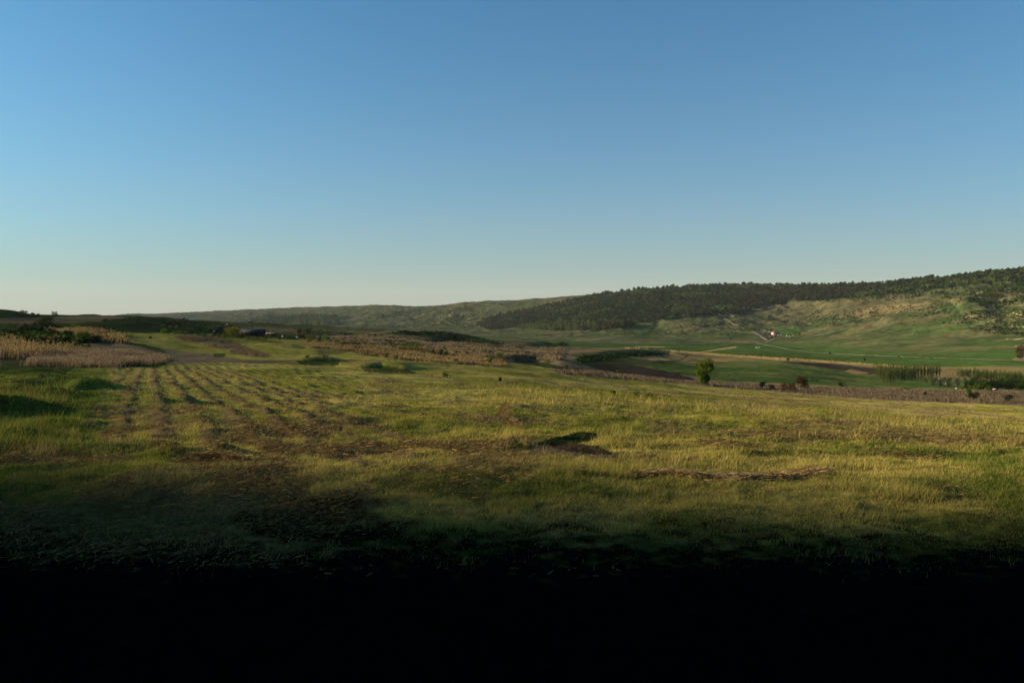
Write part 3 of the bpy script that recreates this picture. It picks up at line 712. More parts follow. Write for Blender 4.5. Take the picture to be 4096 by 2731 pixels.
# ------------------------------------------------------------------ shrubs and trees
TINT = dict(green=(.040, .070, .010), bright=(.060, .105, .012), dark=(.014, .024, .008), yellow=(.105, .105, .018), olive=(.075, .065, .022), bare=(.085, .072, .045),
            pale=(.34, .30, .22), brown=(.050, .030, .012), lime=(.075, .110, .014), grey=(.05, .055, .04), poplar=(.060, .082, .016))
CROWN = leaf_mat('leaves', None, .4)
BARK = solid_mat('bark', (.05, .035, .022), .9, .4, 8)
def leafcloud(blobs, n, size, tint, shell=.55):
    b = np.array(blobs, float)
    vol = (b[:, 3] * b[:, 4] * b[:, 5]) ** (2 / 3); k = rng.choice(len(b), n, p=vol / vol.sum())
    d = rng.normal(size=(n, 3)); d /= np.linalg.norm(d, axis=1)[:, None]
    r = rng.random(n) ** (1 / 3); r = np.where(rng.random(n) < shell, .8 + .3 * rng.random(n), r)
    p = b[k, :3] + d * r[:, None] * b[k, 3:6]
    nrm = d + rng.normal(0, .7, (n, 3)); nrm /= np.linalg.norm(nrm, axis=1)[:, None]
    a = np.cross(nrm, rng.normal(size=(n, 3))); a /= np.linalg.norm(a, axis=1)[:, None]
    c = np.cross(nrm, a)
    s = (size * rng.uniform(.6, 1.4, n))[:, None]
    vs = np.stack([p - a * s * .5 - c * s * .35, p + a * s * .5 - c * s * .2, p + c * s * .6], 1).reshape(-1, 3)
    t = np.array(TINT[tint]) if isinstance(tint, str) else tint
    col = t * rng.uniform(.6, 1.5, n)[:, None] * np.stack([rng.uniform(.85, 1.25, n), np.ones(n), np.ones(n)], -1)
    return vs, np.repeat(col, 3, axis=0)
def tube(p, r, sides=5):
    p = np.array(p, float); V_, F_ = [], []
    for i, q in enumerate(p):
        d = p[min(i + 1, len(p) - 1)] - p[max(i - 1, 0)]; d /= np.linalg.norm(d) + 1e-9
        a = np.cross(d, (0, 1, .3)); a /= np.linalg.norm(a); b = np.cross(d, a)
        for k in range(sides):
            t = 2 * math.pi * k / sides
            V_.append(q + (a * math.cos(t) + b * math.sin(t)) * r[i])
    for i in range(len(p) - 1):
        for k in range(sides):
            F_ += [i * sides + k, i * sides + (k + 1) % sides, (i + 1) * sides + (k + 1) % sides, (i + 1) * sides + k]
    return np.array(V_), np.array(F_)
def stems(h, w, trunk, n_l, r):
    """a stem and its limbs as one mesh"""
    VV, FF = [], []; off = 0
    chains = [([(0, 0, -.1 * h), (0, 0, trunk * h), (w * .03, 0, h * .75)], [r, r * .75, r * .2])]
    for i in range(n_l):
        a = 2 * math.pi * i / n_l + random.random(); rr = w * random.uniform(.2, .38); z0 = h * (trunk * .6 + .15 * random.random())
        chains.append(([(0, 0, z0), (math.cos(a) * rr * .5, math.sin(a) * rr * .5, (z0 + h * .75) / 2), (math.cos(a) * rr, math.sin(a) * rr, h * random.uniform(.65, .85))], [r * .5, r * .3, r * .1]))
    for p, rad in chains:
        v_, f_ = tube(p, rad); VV.append(v_); FF.append(f_ + off); off += len(v_)
    return np.concatenate(VV), np.concatenate(FF)
def crown_blobs(w, h, trunk, shape):
    z0 = h * trunk; H = h - z0; B = []
    if shape == 'column':
        for i in range(7):
            t = (i + .5) / 7; r = w * .5 * (math.sin(math.pi * min(max(t * .85 + .12, 0), 1)) ** .7)
            B.append((random.uniform(-.1, .1) * w, random.uniform(-.1, .1) * w, z0 + H * t, r, r, H * .11))
    elif shape == 'fan':   # narrow foot, wide top
        for i in range(13):
            t = random.random() ** .7; r = w * (.10 + .40 * t ** .8); a = random.uniform(0, 6.28); q = random.uniform(.3, .9) * r
            B.append((math.cos(a) * q * .8, math.sin(a) * q * .8, z0 + H * (.08 + .80 * t), w * .17, w * .17, H * .13))
        B.append((0, 0, z0 + H * .62, w * .36, w * .36, H * .30)); B.append((0, 0, z0 + H * .28, w * .2, w * .2, H * .26))
    elif shape == 'ragged':
        for i in range(26):
            t = (i + .5) / 26; r = w * (.07 + .37 * min(t * 1.5, 1) ** 1.1 * (1 - .35 * max(t - .8, 0) / .2)); a = random.uniform(0, 6.28); q = random.uniform(.45, 1.0) * r
            k = random.uniform(.12, .20)
            B.append((math.cos(a) * q, math.sin(a) * q, z0 + H * (.06 + .86 * t), w * k, w * k, H * k * .8))
        B.append((0, 0, z0 + H * .66, w * .30, w * .30, H * .26)); B.append((0, 0, z0 + H * .3, w * .13, w * .1, H * .26))
    elif shape == 'low':
        for i in range(9):
            q = (i + .5) / 9 - .5
            B.append((q * w * .85, random.uniform(-.2, .2) * w * .4, z0 + H * random.uniform(.3, .5), w * .12, w * .12, H * .45 * (1.15 - abs(q) * 1.2)))
    else:
        B.append((0, 0, z0 + H * .48, w * .36, w * .36, H * .42))
        for i in range(9):
            a = random.uniform(0, 6.28); q = random.uniform(.18, .36) * w; zz = random.uniform(.2, .82)
            B.append((math.cos(a) * q, math.sin(a) * q, z0 + H * zz, w * .19, w * .19, H * .2))
    return B
def plant(u, v, wpx, hpx, tint, label, name='shrub', cat='bush', group=None, shape='round', trunk=.08, n=500, ymin=30, loc=None, twiggy=False, rot=0, parts=True):
    x, y, z = ground(u, v, ymin) if loc is None else loc
    w = wpx * y / F * (1.22 if shape in ('fan', 'round', 'ragged') else 1.1); h = hpx * y / F * 1.08
    e = empty(name, (x, y, z - .03), rot, label=label, cat=cat, group=group)
    size = max((.075 if n < 3000 else .045) * min(w, h) , y / 797 * .6) if not twiggy else y / 797 * .5
    vs, cs = leafcloud(crown_blobs(w, h, trunk, shape), n, size, tint)
    vs[:, 2] = np.maximum(vs[:, 2], .02)
    cm = mesh_from('crown', vs, np.arange(len(vs)), 3, cs, CROWN)
    add('crown', cm, e)
    sv, sf = stems(h, w, max(trunk, .12), 7 if twiggy else 4, max(.03, h * .022))
    sm = mesh_from('trunk', sv, sf, 4, None, BARK)
    add('trunk' if cat == 'tree' else 'stems', sm, e)
    return e
PL = [
 (217, 1262, 22, 15, 'green', 'small rounded bush alone on the left skyline ridge', 'round', 120),
 (92, 1254, 34, 13, 'olive', 'wide pale topped bush on the dark hump at far left', 'low', 120),
 (132, 1258, 15, 8, 'dark', 'small dark bush on the slope just right of the pale topped bush', 'round', 120),
 (151, 1262, 11, 8, 'dark', 'tiny last bush at the foot of the dark hump', 'round', 120),
 (180, 1306, 62, 38, 'dark', 'largest dark round bush under the left ridge', 'round', 90),
 (305, 1316, 34, 25, 'green', 'round green bush right of the largest dark bush', 'round', 90),
 (421, 1287, 18, 13, 'dark', 'small dark bush on the green slope below the ridge', 'round', 150),
 (215, 1358, 44, 30, 'dark', 'dark bush among scrub above the pale reed bed', 'round', 50),
 (325, 1364, 64, 38, 'green', 'broad thin leaved bush behind the pale reed bed', 'round', 50),
 (285, 1350, 22, 12, 'green', 'low green bush left of the broad thin leaved bush', 'round', 50),
 (380, 1368, 28, 15, 'dark', 'low dark bush at the right foot of the broad thin leaved bush', 'low', 50),
 (480, 1372, 20, 16, 'dark', 'small dark bush at the right end of the left scrub', 'round', 50),
 (130, 1342, 60, 22, 'green', 'straggling green bush on the shaded left bank', 'low', 60),
 (70, 1362, 50, 22, 'dark', 'dark low bush above the orange reeds at far left', 'low', 60),
 (95, 1382, 60, 22, 'green', 'mid green scrub bush behind the orange reeds', 'low', 60),
 (240, 1385, 70, 20, 'dark', 'long dark bramble just behind the pale reed bed', 'low', 60),
 (175, 1452, 46, 22, 'yellow', 'sprawling yellow green bush at the front of the pale reed bed', 'low', 20),
 (656, 1333, 24, 19, 'bright', 'bright green round bush at the foot of the dark slope', 'round', 90),
 (673, 1334, 12, 9, 'green', 'small green bush touching the bright round one', 'round', 90),
 (720, 1335, 56, 10, 'green', 'low green hedge bush right of the bright round one', 'low', 90),
 (815, 1348, 24, 14, 'green', 'green bush left of the grey leaning panel', 'round', 90),
 (848, 1320, 28, 13, 'green', 'green topped bush above the leaning panel', 'round', 150),
 (600, 1353, 9, 8, 'dark', 'tiny dark bush alone in the pale field', 'round', 80),
 (735, 1280, 10, 8, 'dark', 'left of two tiny bushes on the brown skyline ridge', 'round', 200),
 (748, 1281, 10, 5, 'dark', 'right and flatter of two tiny bushes on the brown skyline ridge', 'low', 200),
 (1001, 1293, 16, 8, 'dark', 'small dark bush on the ridge line above the shed', 'round', 250),
 (932, 1352, 64, 42, 'yellow', 'big yellow green willow bush left of the dark shed', 'round', 120),
 (955, 1354, 42, 18, 'dark', 'dark clipped bush in front of the willow bush', 'low', 120),
 (893, 1351, 18, 12, 'yellow', 'yellowish bush at the left foot of the willow bush', 'round', 120),
 (990, 1357, 18, 9, 'green', 'small green bush in front of the shed', 'round', 120),
 (1016, 1359, 38, 14, 'yellow', 'yellow bush in front of the shed', 'low', 120),
 (1052, 1361, 32, 14, 'green', 'dark green bush right of the yellow one before the shed', 'round', 120),
 (1118, 1360, 9, 20, 'green', 'slim green sapling right of the shed', 'column', 120),
 (1195, 1340, 16, 26, 'dark', 'left of two dark upright bushes under the shaded bank', 'round', 200),
 (1235, 1338, 20, 24, 'dark', 'right of two dark upright bushes under the shaded bank', 'round', 200),
 (1210, 1345, 20, 8, 'dark', 'low dark bush between and below the two upright ones', 'low', 200),
 (1245, 1363, 46, 25, 'olive', 'mustard brown bush in the middle distance', 'round', 150),
 (1180, 1357, 24, 9, 'green', 'low green bush left of the mustard brown one', 'low', 150),
 (1238, 1367, 14, 8, 'green', 'tiny green bush under the mustard brown one', 'round', 120),
 (1305, 1366, 34, 27, 'bright', 'bright green bush with a raised tip', 'round', 150),
 (1280, 1368, 38, 12, 'green', 'low bush at the left foot of the bush with the raised tip', 'low', 150),
 (1348, 1373, 24, 13, 'green', 'small green bush right of the bush with the raised tip', 'round', 150),
 (1370, 1379, 46, 17, 'yellow', 'yellow bush left of the brown one', 'low', 150),
 (1412, 1380, 54, 16, 'olive', 'brown low bush right of the yellow one', 'low', 150),
 (1457, 1377, 17, 9, 'green', 'small green bush right of the low brown bush', 'round', 150),
 (1484, 1381, 34, 8, 'green', 'flat green bush between the brown bush and the big round one', 'low', 150),
 (1227, 1432, 19, 13, 'bright', 'small green bush beside the bare bush', 'round', 50),
 (1505, 1427, 11, 13, 'green', 'smallest of three green bushes on the meadow edge by the reed belt', 'round', 50),
 (1548, 1432, 20, 21, 'green', 'middle of three green bushes on the meadow edge by the reed belt', 'round', 50),
 (1584, 1436, 22, 17, 'yellow', 'yellowish of three bushes on the meadow edge by the reed belt', 'round', 50),
 (1538, 1385, 24, 11, 'green', 'green bush well left of the big round one', 'round', 150),
 (1578, 1392, 20, 9, 'green', 'small bush just left of the big round one', 'round', 150),
 (1650, 1398, 74, 31, 'green', 'big double domed round green bush amid the reeds', 'round', 150),
 (1660, 1404, 46, 20, 'yellow', 'yellow green bush leaning on the front of the big round one', 'round', 140),
 (1606, 1398, 38, 13, 'yellow', 'low yellow bush at the left foot of the big round one', 'low', 140),
 (1702, 1412, 52, 14, 'yellow', 'trailing yellow bush right of the big round one', 'low', 140),
 (1736, 1416, 24, 18, 'dark', 'left of two dark bushes at the end of the yellow thicket', 'round', 140),
 (1763, 1417, 24, 18, 'dark', 'right of two dark bushes at the end of the yellow thicket', 'round', 140),
 (1787, 1422, 17, 19, 'green', 'green bush right of the two dark ones', 'round', 130),
 (1798, 1447, 18, 15, 'lime', 'tiny leaning tree in front of the reed belt', 'fan', 60),
 (1825, 1450, 18, 17, 'dark', 'small dark bush right of the tiny leaning tree', 'round', 60),
 (1958, 1459, 30, 32, 'lime', 'yellow green small tree at the meadow edge', 'fan', 60),
 (1998, 1434, 30, 25, 'bright', 'round bright bush behind the yellow green small tree', 'round', 150),
 (1950, 1430, 15, 10, 'grey', 'grey green bush above the yellow green small tree', 'round', 150),
 (2075, 1434, 15, 9, 'green', 'small bush in the reeds above the long dark bank', 'round', 150),
 (2190, 1452, 36, 15, 'bright', 'flat green bush on the long dark bank', 'round', 120),
 (2267, 1468, 16, 9, 'green', 'small bush at the tip of the long dark bank', 'round', 120),
 (2300, 1480, 40, 9, 'olive', 'low olive bush past the tip of the long dark bank', 'low', 120),
 (2410, 1500, 36, 10, 'olive', 'low brown green bush in the purple strip under the ploughed field', 'low', 120),
 (2475, 1488, 24, 9, 'yellow', 'yellowish bush at the lower edge of the ploughed field', 'low', 150),
 (2000, 1525, 16, 19, 'dark', 'small dark bush in the open meadow', 'round', 20),
 (1780, 1508, 24, 20, 'green', 'grassy green bush at the right end of the dark hollow', 'round', 20),
 (2250, 1380, 44, 14, 'dark', 'dark bush crowning the track crossing', 'low', 250),
 (2205, 1388, 36, 10, 'green', 'low green bush left of the track crossing', 'low', 250),
 (2308, 1448, 16, 17, 'green', 'small green bush at the left tip of the curved bank', 'round', 200),
 (2350, 1432, 26, 9, 'dark', 'low dark bush on the curved bank near its left tip', 'low', 200),
 (2432, 1425, 14, 9, 'green', 'tiny green bush midway along the curved bank', 'round', 200),
 (2400, 1427, 20, 8, 'green', 'small low bush left of the tiny green one on the curved bank', 'low', 200),
 (2493, 1417, 18, 14, 'green', 'round green bush on the curved bank', 'round', 200),
 (2585, 1409, 30, 12, 'bright', 'bright bush at the top right of the curved bank', 'round', 200),
 (2452, 1576, 20, 17, 'dark', 'dark leafy weed bush in the tall grass', 'round', 20),
 (2545, 1585, 28, 20, 'green', 'loose leafy bush in the tall grass', 'round', 20),
 (2595, 1588, 30, 18, 'green', 'second loose leafy bush right of the first in the tall grass', 'round', 20),
 (3048, 1556, 32, 29, 'green', 'open branched green shrub on the purple strip', 'fan', 80),
 (3085, 1556, 28, 17, 'brown', 'thin reddish shrub right of the open branched one', 'fan', 80),
 (3155, 1566, 60, 34, 'brown', 'wide dark olive brown shrub on the purple strip', 'round', 80),
 (3210, 1556, 46, 44, 'brown', 'tall rounded reddish brown bush behind the wide one', 'round', 80),
 (3370, 1549, 34, 21, 'dark', 'dark round bush low in the green crop by the purple strip', 'round', 150),
 (3622, 1556, 50, 8, 'yellow', 'flat yellow bush at the top of the purple strip', 'low', 150),
 (3698, 1579, 16, 12, 'dark', 'tiny dark shrub in the purple strip', 'round', 80),
 (3876, 1598, 22, 42, 'green', 'upright thin olive green shrub on the purple strip', 'fan', 80),
 (3899, 1600, 40, 30, 'dark', 'dark spreading shrub beside the upright thin one', 'fan', 80),
 (4030, 1608, 44, 28, 'dark', 'dark flat topped shrub at the right end of the purple strip', 'fan', 80),
 (3926, 1604, 9, 7, 'dark', 'tiny dark tuft right of the spreading shrub', 'round', 80),
 (3458, 1443, 7, 10, 'dark', 'tiny lone tree in the far green crop', 'round', 300),
 (3597, 1431, 5, 6, 'dark', 'left roadside bush on the valley road', 'round', 400),
 (3320, 1415, 6, 6, 'dark', 'leftmost tiny roadside bush on the valley road', 'round', 400),
 (3726, 1436, 7, 4, 'dark', 'flat roadside bush near the right of the valley road', 'low', 400),
 (3152, 1440, 9, 9, 'green', 'green bush in the gap of the golden ditch reeds', 'round', 350),
 (4080, 1436, 26, 20, 'dark', 'dark bush beside the road at the right edge', 'round', 350),
 (4098, 1425, 60, 40, 'brown', 'tall brownish bush on the bank at the right edge', 'round', 380),
 (3085, 1322, 9, 7, 'bare', 'bare tree just behind the white house', 'round', 900),
 (3080, 1348, 5, 5, 'pale', 'leftmost blossoming tree in the row before the white house', 'round', 900),
 (3086, 1348, 5, 5, 'pale', 'second blossoming tree from the left before the white house', 'round', 900),
 (3097, 1347, 7, 6, 'pale', 'third and larger blossoming tree before the white house', 'round', 900),
 (3112, 1346, 7, 6, 'pale', 'blossoming tree directly below the outbuilding', 'round', 900),
 (3125, 1344, 8, 6, 'pale', 'blossoming tree right of the outbuilding', 'round', 900),
 (3155, 1346, 8, 11, 'lime', 'left of two light green trees along the farm track', 'round', 900),
 (3165, 1345, 8, 10, 'lime', 'right of two light green trees along the farm track', 'round', 900),
 (3181, 1342, 9, 14, 'yellow', 'tallest yellow green tree right of the farm', 'column', 900),
 (3197, 1340, 9, 12, 'lime', 'last light green tree right of the farm', 'round', 900),
]
for (u, v, w, h, tint, label, shape, ymin) in PL:
    istree = ' tree' in label
    plant(u, v, w * 1.04, h * 1.06, tint, label, 'small_tree' if istree else 'shrub', 'tree' if istree else 'bush', None, shape,
          .14 if istree else (.12 if shape == 'fan' else .02), int(min(1100, 160 + w * h * .6)), ymin)
plant(1295, 1440, 48, 52, 'bare', 'bare grey twiggy bush standing on the meadow edge', 'bare_shrub', 'bush', None, 'round', .05, 1400, 40, twiggy=True)
plant(2815, 1537, 72, 92, 'lime', 'lone bushy bright green tree, narrow at the foot and wide at the top', 'tree', 'tree', None, 'ragged', .06, 6500, 100)

# the young plantation, one prototype of each build copied along the rows
def copy_plant(src, loc, rz, s, label=None):
    c = src.copy(); COL.objects.link(c); c.location = loc; c.rotation_euler = (0, 0, rz); c.scale = (s, s, s * random.uniform(.9, 1.1))
    if label: c['label'] = label
    for ch in src.children:
        d = ch.copy(); COL.objects.link(d); d.parent = c
    return c
def plantation(protos, spots):
    used = [False] * len(protos)
    for (x, y, z) in spots:
        k = random.randrange(len(protos))
        if not used[k]: protos[k].location = (x, y, z); used[k] = True
        else: copy_plant(protos[k], (x, y, z), random.uniform(0, 6.28), random.uniform(.82, 1.12))
    for k, p in enumerate(protos):
        if not used[k]:
            for ch in list(p.children): bpy.data.objects.remove(ch)
            bpy.data.objects.remove(p)
def in_poly(u, v, pts):
    ins = False
    for (ax, ay), (bx, by) in zip(pts, pts[1:] + pts[:1]):
        if (ay > v) != (by > v) and u < (bx - ax) * (v - ay) / (by - ay) + ax: ins = not ins
    return ins
def grid_spots(pts, dx, dy, jx, skew, ymin=200, ymax=700):
    gs = [ground(u, v, ymin) for u, v in pts]
    x0, x1 = min(g[0] for g in gs), max(g[0] for g in gs); y0, y1 = min(g[1] for g in gs), max(g[1] for g in gs)
    out = []
    for j in range(int((y1 - y0) / dy) + 1):
        for i in range(-40, int((x1 - x0) / dx) + 40):
            x = x0 + i * dx + j * dy * skew + random.uniform(-jx, jx); y = y0 + j * dy + random.uniform(-jx, jx); z = float(zat(x, y))
            if in_poly(HU + F * x / y, HV + F * (CAM_H - z) / y, pts): out.append((x, y, z))
    return out
POP = [(3478, 1503), (3500, 1500), (3760, 1500), (3762, 1509), (3700, 1517), (3640, 1524), (3590, 1532), (3560, 1542), (3535, 1540), (3515, 1518)]
o0 = ground(3600, 1520, 200)
lab = 'slender young tree in the rows of the near plantation block'; grp = 'young trees in the near plantation block'
pr = [plant(0, 0, 11, 50, 'poplar', lab, 'poplar', 'tree', grp, 'column', .10, 260, loc=(0, o0[1], 0)) for _ in range(4)]
plantation(pr, grid_spots(POP, 2.7, 6.0, .35, .3))
lab = 'slender young tree in the far plantation row at the right'; grp = 'young trees in the far plantation row'
pr = [plant(0, 0, 15, 34, 'poplar', lab, 'poplar', 'tree', grp, 'column', .10, 220, loc=(0, o0[1], 0)) for _ in range(3)]
plantation(pr, grid_spots([(3808, 1506), (3900, 1506), (4060, 1520), (4150, 1530), (4150, 1538), (4060, 1534), (3900, 1520)], 2.0, 5.0, .6, .2))
lab = 'small grey green fruit sapling in the orchard rows'; grp = 'saplings in the orchard between the plantation blocks'
pr = [plant(0, 0, 10, 13, 'grey', lab, 'sapling', 'tree', grp, 'round', .12, 90, loc=(0, o0[1], 0)) for _ in range(3)]
plantation(pr, grid_spots([(3690, 1526), (3800, 1516), (3900, 1524), (3880, 1552), (3740, 1550), (3700, 1540)], 3.2, 9, .7, .2))
lab = 'dark leafy fruit tree in the thicket at the right edge'; grp = 'fruit trees in the right hand thicket'
pr = [plant(0, 0, 24, 25, k, lab, 'fruit_tree', 'tree', grp, 'round', .10, 320, loc=(0, o0[1], 0)) for k in ('dark', 'dark', 'green')]
plantation(pr, grid_spots([(3862, 1548), (3900, 1534), (4800, 1548), (4800, 1572), (3870, 1562)], 3.0, 8, .9, .2))
lab = 'small pale green garden tree before the dark thicket'; grp = 'pale garden trees before the thicket'
pr = [plant(0, 0, 12, 15, k, lab, 'garden_tree', 'tree', grp, 'round', .12, 120, loc=(0, o0[1], 0)) for k in ('lime', 'poplar')]
plantation(pr, grid_spots([(3850, 1555), (3960, 1558), (3960, 1566), (3850, 1563)], 2.6, 9, .8, .2))

# ------------------------------------------------------------------ the wood and scrub on the hill
def wood(name, label, pts, n, tints, size, ymin, ymax, aspect=1.5, faces=26, cat='wood', dens=None):
    pa = np.array(pts, float)
    us = rng.uniform(pa[:, 0].min(), pa[:, 0].max(), n * 4); vs = rng.uniform(pa[:, 1].min(), pa[:, 1].max(), n * 4)
    ins = np.zeros(n * 4, bool)
    for (ax, ay), (bx, by) in zip(pa, np.roll(pa, -1, axis=0)):
        ins ^= ((ay > vs) != (by > vs)) & (us < (bx - ax) * (vs - ay) / (by - ay + 1e-12) + ax)
    us, vs = us[ins][:n], vs[ins][:n]
    g = ground_many(us, vs, ymin); ok = (g[:, 1] < ymax)
    if dens is not None: ok &= dens(g)
    g = g[ok]
    m = len(g)
    g[:, 1] += rng.uniform(-1, 1, m) * g[:, 1] * .01; g[:, 2] = zat(g[:, 0], g[:, 1])
    s = size * rng.uniform(.65, 1.3, m)
    sel = fbm(g[:, 0] / 90, g[:, 1] / 60, 131, 3) + rng.normal(0, .10, m)
    cum = np.cumsum([t[1] for t in tints]); q = np.clip(np.argsort(np.argsort(sel)) / m, 0, .9999)
    ti = np.searchsorted(cum, q * cum[-1])
    base = np.array([TINT[t[0]] if t[0] in TINT else PAL[t[0]] for t in tints])[ti]
    k = faces
    d = rng.normal(size=(m, k, 3)); d /= np.linalg.norm(d, axis=2)[..., None]
    r = .55 + .5 * rng.random((m, k, 1))
    zz = (d[..., 2:3] * .5 + .55)
    taper = np.clip(1.15 - zz * .35, .2, 1)
    p = g[:, None, :] + np.concatenate([d[..., :2] * r * .5 * taper, zz * aspect], -1) * s[:, None, None]
    nr = d + rng.normal(0, .5, (m, k, 3)); nr /= np.linalg.norm(nr, axis=2)[..., None]
    a = np.cross(nr, rng.normal(size=(m, k, 3))); a /= np.linalg.norm(a, axis=2)[..., None]
    b = np.cross(nr, a); ls = (s * .42)[:, None, None] * rng.uniform(.7, 1.3, (m, k, 1))
    V_ = np.stack([p - a * ls * .6 - b * ls * .4, p + a * ls * .6 - b * ls * .4, p + b * ls * .7], 2).reshape(-1, 3)
    c = base[:, None, :] * rng.uniform(.75, 1.3, (m, 1, 1)) * rng.uniform(.75, 1.25, (m, k, 1))
    C_ = np.repeat(c.reshape(-1, 3), 3, axis=0)
    return tag(add(name, mesh_from(name, V_, np.arange(len(V_)), 3, C_, CROWN)), label, cat, kind='stuff')
TINT['pine'] = (.016, .031, .012); TINT['twig'] = (.046, .040, .022); TINT['spring'] = (.060, .080, .020); TINT['hedge'] = (.022, .045, .010)
wood('hill_wood', 'dark pine wood with bare brown trees covering the far hilltop', FOREST, 17000, [('spring', .22), ('pine', .56), ('twig', .22)], 6.2, 900, 7000, .95, 30, 'wood', lambda g: fbm(g[:, 0] / 45, g[:, 1] / 45, 201, 3) > .33)
wood('wood_edge', 'light green young trees along the lower edge of the hilltop wood', [(1950, 1318), (2250, 1306), (2420, 1298), (2540, 1290), (2400, 1322), (2250, 1322), (2050, 1314)], 420, [('spring', .7), ('twig', .3)], 6, 900, 5000)
wood('hill_scrub', 'green scrub bushes below the wood on the right hand hill', [(2960, 1245), (3200, 1200), (3480, 1185), (3700, 1160), (3990, 1126), (4800, 1100), (4800, 1190), (3950, 1215), (3700, 1190), (3400, 1200), (3150, 1225)], 3200, [('hedge', .5), ('green', .3), ('twig', .2)], 3.2, 700, 4000, 1.0, 20, 'scrub', lambda g: fbm(g[:, 0] / 50, g[:, 1] / 50, 231, 3) > .42)
wood('far_wood', 'dark wood at the foot of the distant left hills', [(1000, 1284), (1080, 1270), (1200, 1268), (1340, 1272), (1350, 1300), (1180, 1302), (1000, 1296)], 1500, [('pine', .7), ('spring', .3)], 8, 2000, 7000)
sp = lambda g: fbm(g[:, 0] / 70, g[:, 1] / 50, 141, 4) > .5
wood('slope_scrub', 'scattered dark bushes over the open hillside', [(500, 1262), (900, 1246), (1400, 1224), (2000, 1205), (2300, 1190), (1950, 1270), (1900, 1320), (2500, 1330), (2900, 1270), (3700, 1215), (4800, 1180), (4800, 1320), (3500, 1290), (3000, 1330), (2900, 1365), (2000, 1345), (1000, 1280)], 4200, [('hedge', .5), ('dark', .25), ('twig', .25)], 2.3, 700, 7000, .6, 14, 'scrub', sp)
wood('bank_scrub', 'dark bramble growing down the curved bank above the ploughed field', [(2300, 1446), (2335, 1432), (2420, 1424), (2520, 1416), (2600, 1410), (2680, 1418), (2600, 1422), (2480, 1432), (2380, 1446), (2320, 1452)], 700, [('dark', .6), ('hedge', .4)], 1.0, 200, 600, .8, 14, 'scrub')
wood('dark_scrub', 'dark scrub lining the shaded terraces of the middle ridge', [(1560, 1334), (1620, 1324), (1760, 1324), (1900, 1345), (2030, 1378), (1900, 1374), (1760, 1352), (1640, 1346)], 700, [('dark', .7), ('hedge', .3)], 1.1, 250, 900, .6, 14, 'scrub', lambda g: fbm(g[:, 0] / 60, g[:, 1] / 12, 151, 3) > .5)
wood('left_scrub', 'mixed brambles and low bushes on the shaded left bank', [(0, 1312), (120, 1308), (280, 1318), (460, 1350), (520, 1385), (330, 1400), (150, 1385), (0, 1360)], 900, [('dark', .45), ('hedge', .35), ('olive', .2)], .9, 60, 300, .8, 18, 'scrub', lambda g: fbm(g[:, 0] / 9, g[:, 1] / 9, 161, 3) > .47)
wood('slope_growth', 'dark heathery growth on the shaded slope under the left ridge', [(400, 1290), (520, 1272), (760, 1285), (960, 1304), (960, 1326), (700, 1334), (440, 1322)], 900, [('dark', .6), ('hedge', .4)], 1.0, 200, 900, .5, 14, 'scrub', lambda g: fbm(g[:, 0] / 50, g[:, 1] / 14, 171, 3) > .47)
wood('right_scrub', 'fine green and brown scrub speckling the right hand hillside', [(2980, 1240), (3500, 1190), (4800, 1160), (4800, 1390), (3900, 1330), (3700, 1240), (3400, 1290), (3100, 1300)], 5200, [('hedge', .5), ('twig', .3), ('dark', .2)], 1.9, 600, 3000, .5, 12, 'scrub', lambda g: fbm(g[:, 0] / 40, g[:, 1] / 60, 211, 4) > .56)
wood('far_scrub', 'bands of low dark bushes across the distant left hills', [(520, 1264), (870, 1250), (1220, 1232), (1400, 1226), (1680, 1228), (1850, 1214), (2080, 1206), (1950, 1262), (1880, 1310), (1500, 1316), (1000, 1282)], 4200, [('hedge', .5), ('pine', .4), ('twig', .1)], 4.2, 1500, 7000, .5, 10, 'scrub', lambda g: fbm(g[:, 0] / 160, g[:, 1] / 90, 221, 4) > .52)
wood('ridge_scrub', 'low dark bushes dotted over the brown middle ridge', [(620, 1300), (1000, 1300), (1400, 1320), (1900, 1360), (2260, 1388), (2240, 1430), (1900, 1420), (1500, 1385), (1150, 1350), (700, 1330)], 2600, [('dark', .4), ('hedge', .35), ('olive', .25)], .8, 150, 900, .5, 14, 'scrub', lambda g: fbm(g[:, 0] / 26, g[:, 1] / 9, 181, 4) > .56)
wood('garden_blossom', 'speckle of tiny blossoming orchard trees left of the white house', [(3045, 1322), (3080, 1320), (3088, 1332), (3050, 1334)], 60, [('pale', .6), ('green', .4)], 1.6, 900, 2000, .9, 14, 'orchard')

# ------------------------------------------------------------------ roads and tracks, draped on the land
def ribbon(name, label, uv, width, mat, ymin, lift, cat=None):
    pts = []
    for (a, b) in zip(uv[:-1], uv[1:]):
        k = 14
        for i in range(k): pts.append((a[0] + (b[0] - a[0]) * i / k, a[1] + (b[1] - a[1]) * i / k))
    pts.append(uv[-1])
    g = np.array([ground(u, v, ymin)[:2] for u, v in pts])
    for _ in range(3): g[1:-1] = (g[:-2] + g[1:-1] * 2 + g[2:]) / 4
    d = np.gradient(g, axis=0); d /= np.linalg.norm(d, axis=1)[:, None] + 1e-9
    nrm = np.stack([-d[:, 1], d[:, 0]], -1)
    V_ = []
    for q in (-1, -.33, .33, 1):
        e = g + nrm * width / 2 * q; V_.append(np.c_[e, zat(e[:, 0], e[:, 1]) + lift])
    N_ = len(g); V_ = np.concatenate(V_); F_ = []
    for r in range(3):
        for i in range(N_ - 1): F_ += [r * N_ + i, r * N_ + i + 1, (r + 1) * N_ + i + 1, (r + 1) * N_ + i]
    o = add(name, mesh_from(name, V_, F_, 4, None, mat, True))
    return tag(o, label, kind='structure')
DIRT = solid_mat('pale_dirt', (.23, .185, .11), .95, .25, .3)
DARKT = solid_mat('wheel_ruts', (.03, .028, .016), .95, .3, .5)
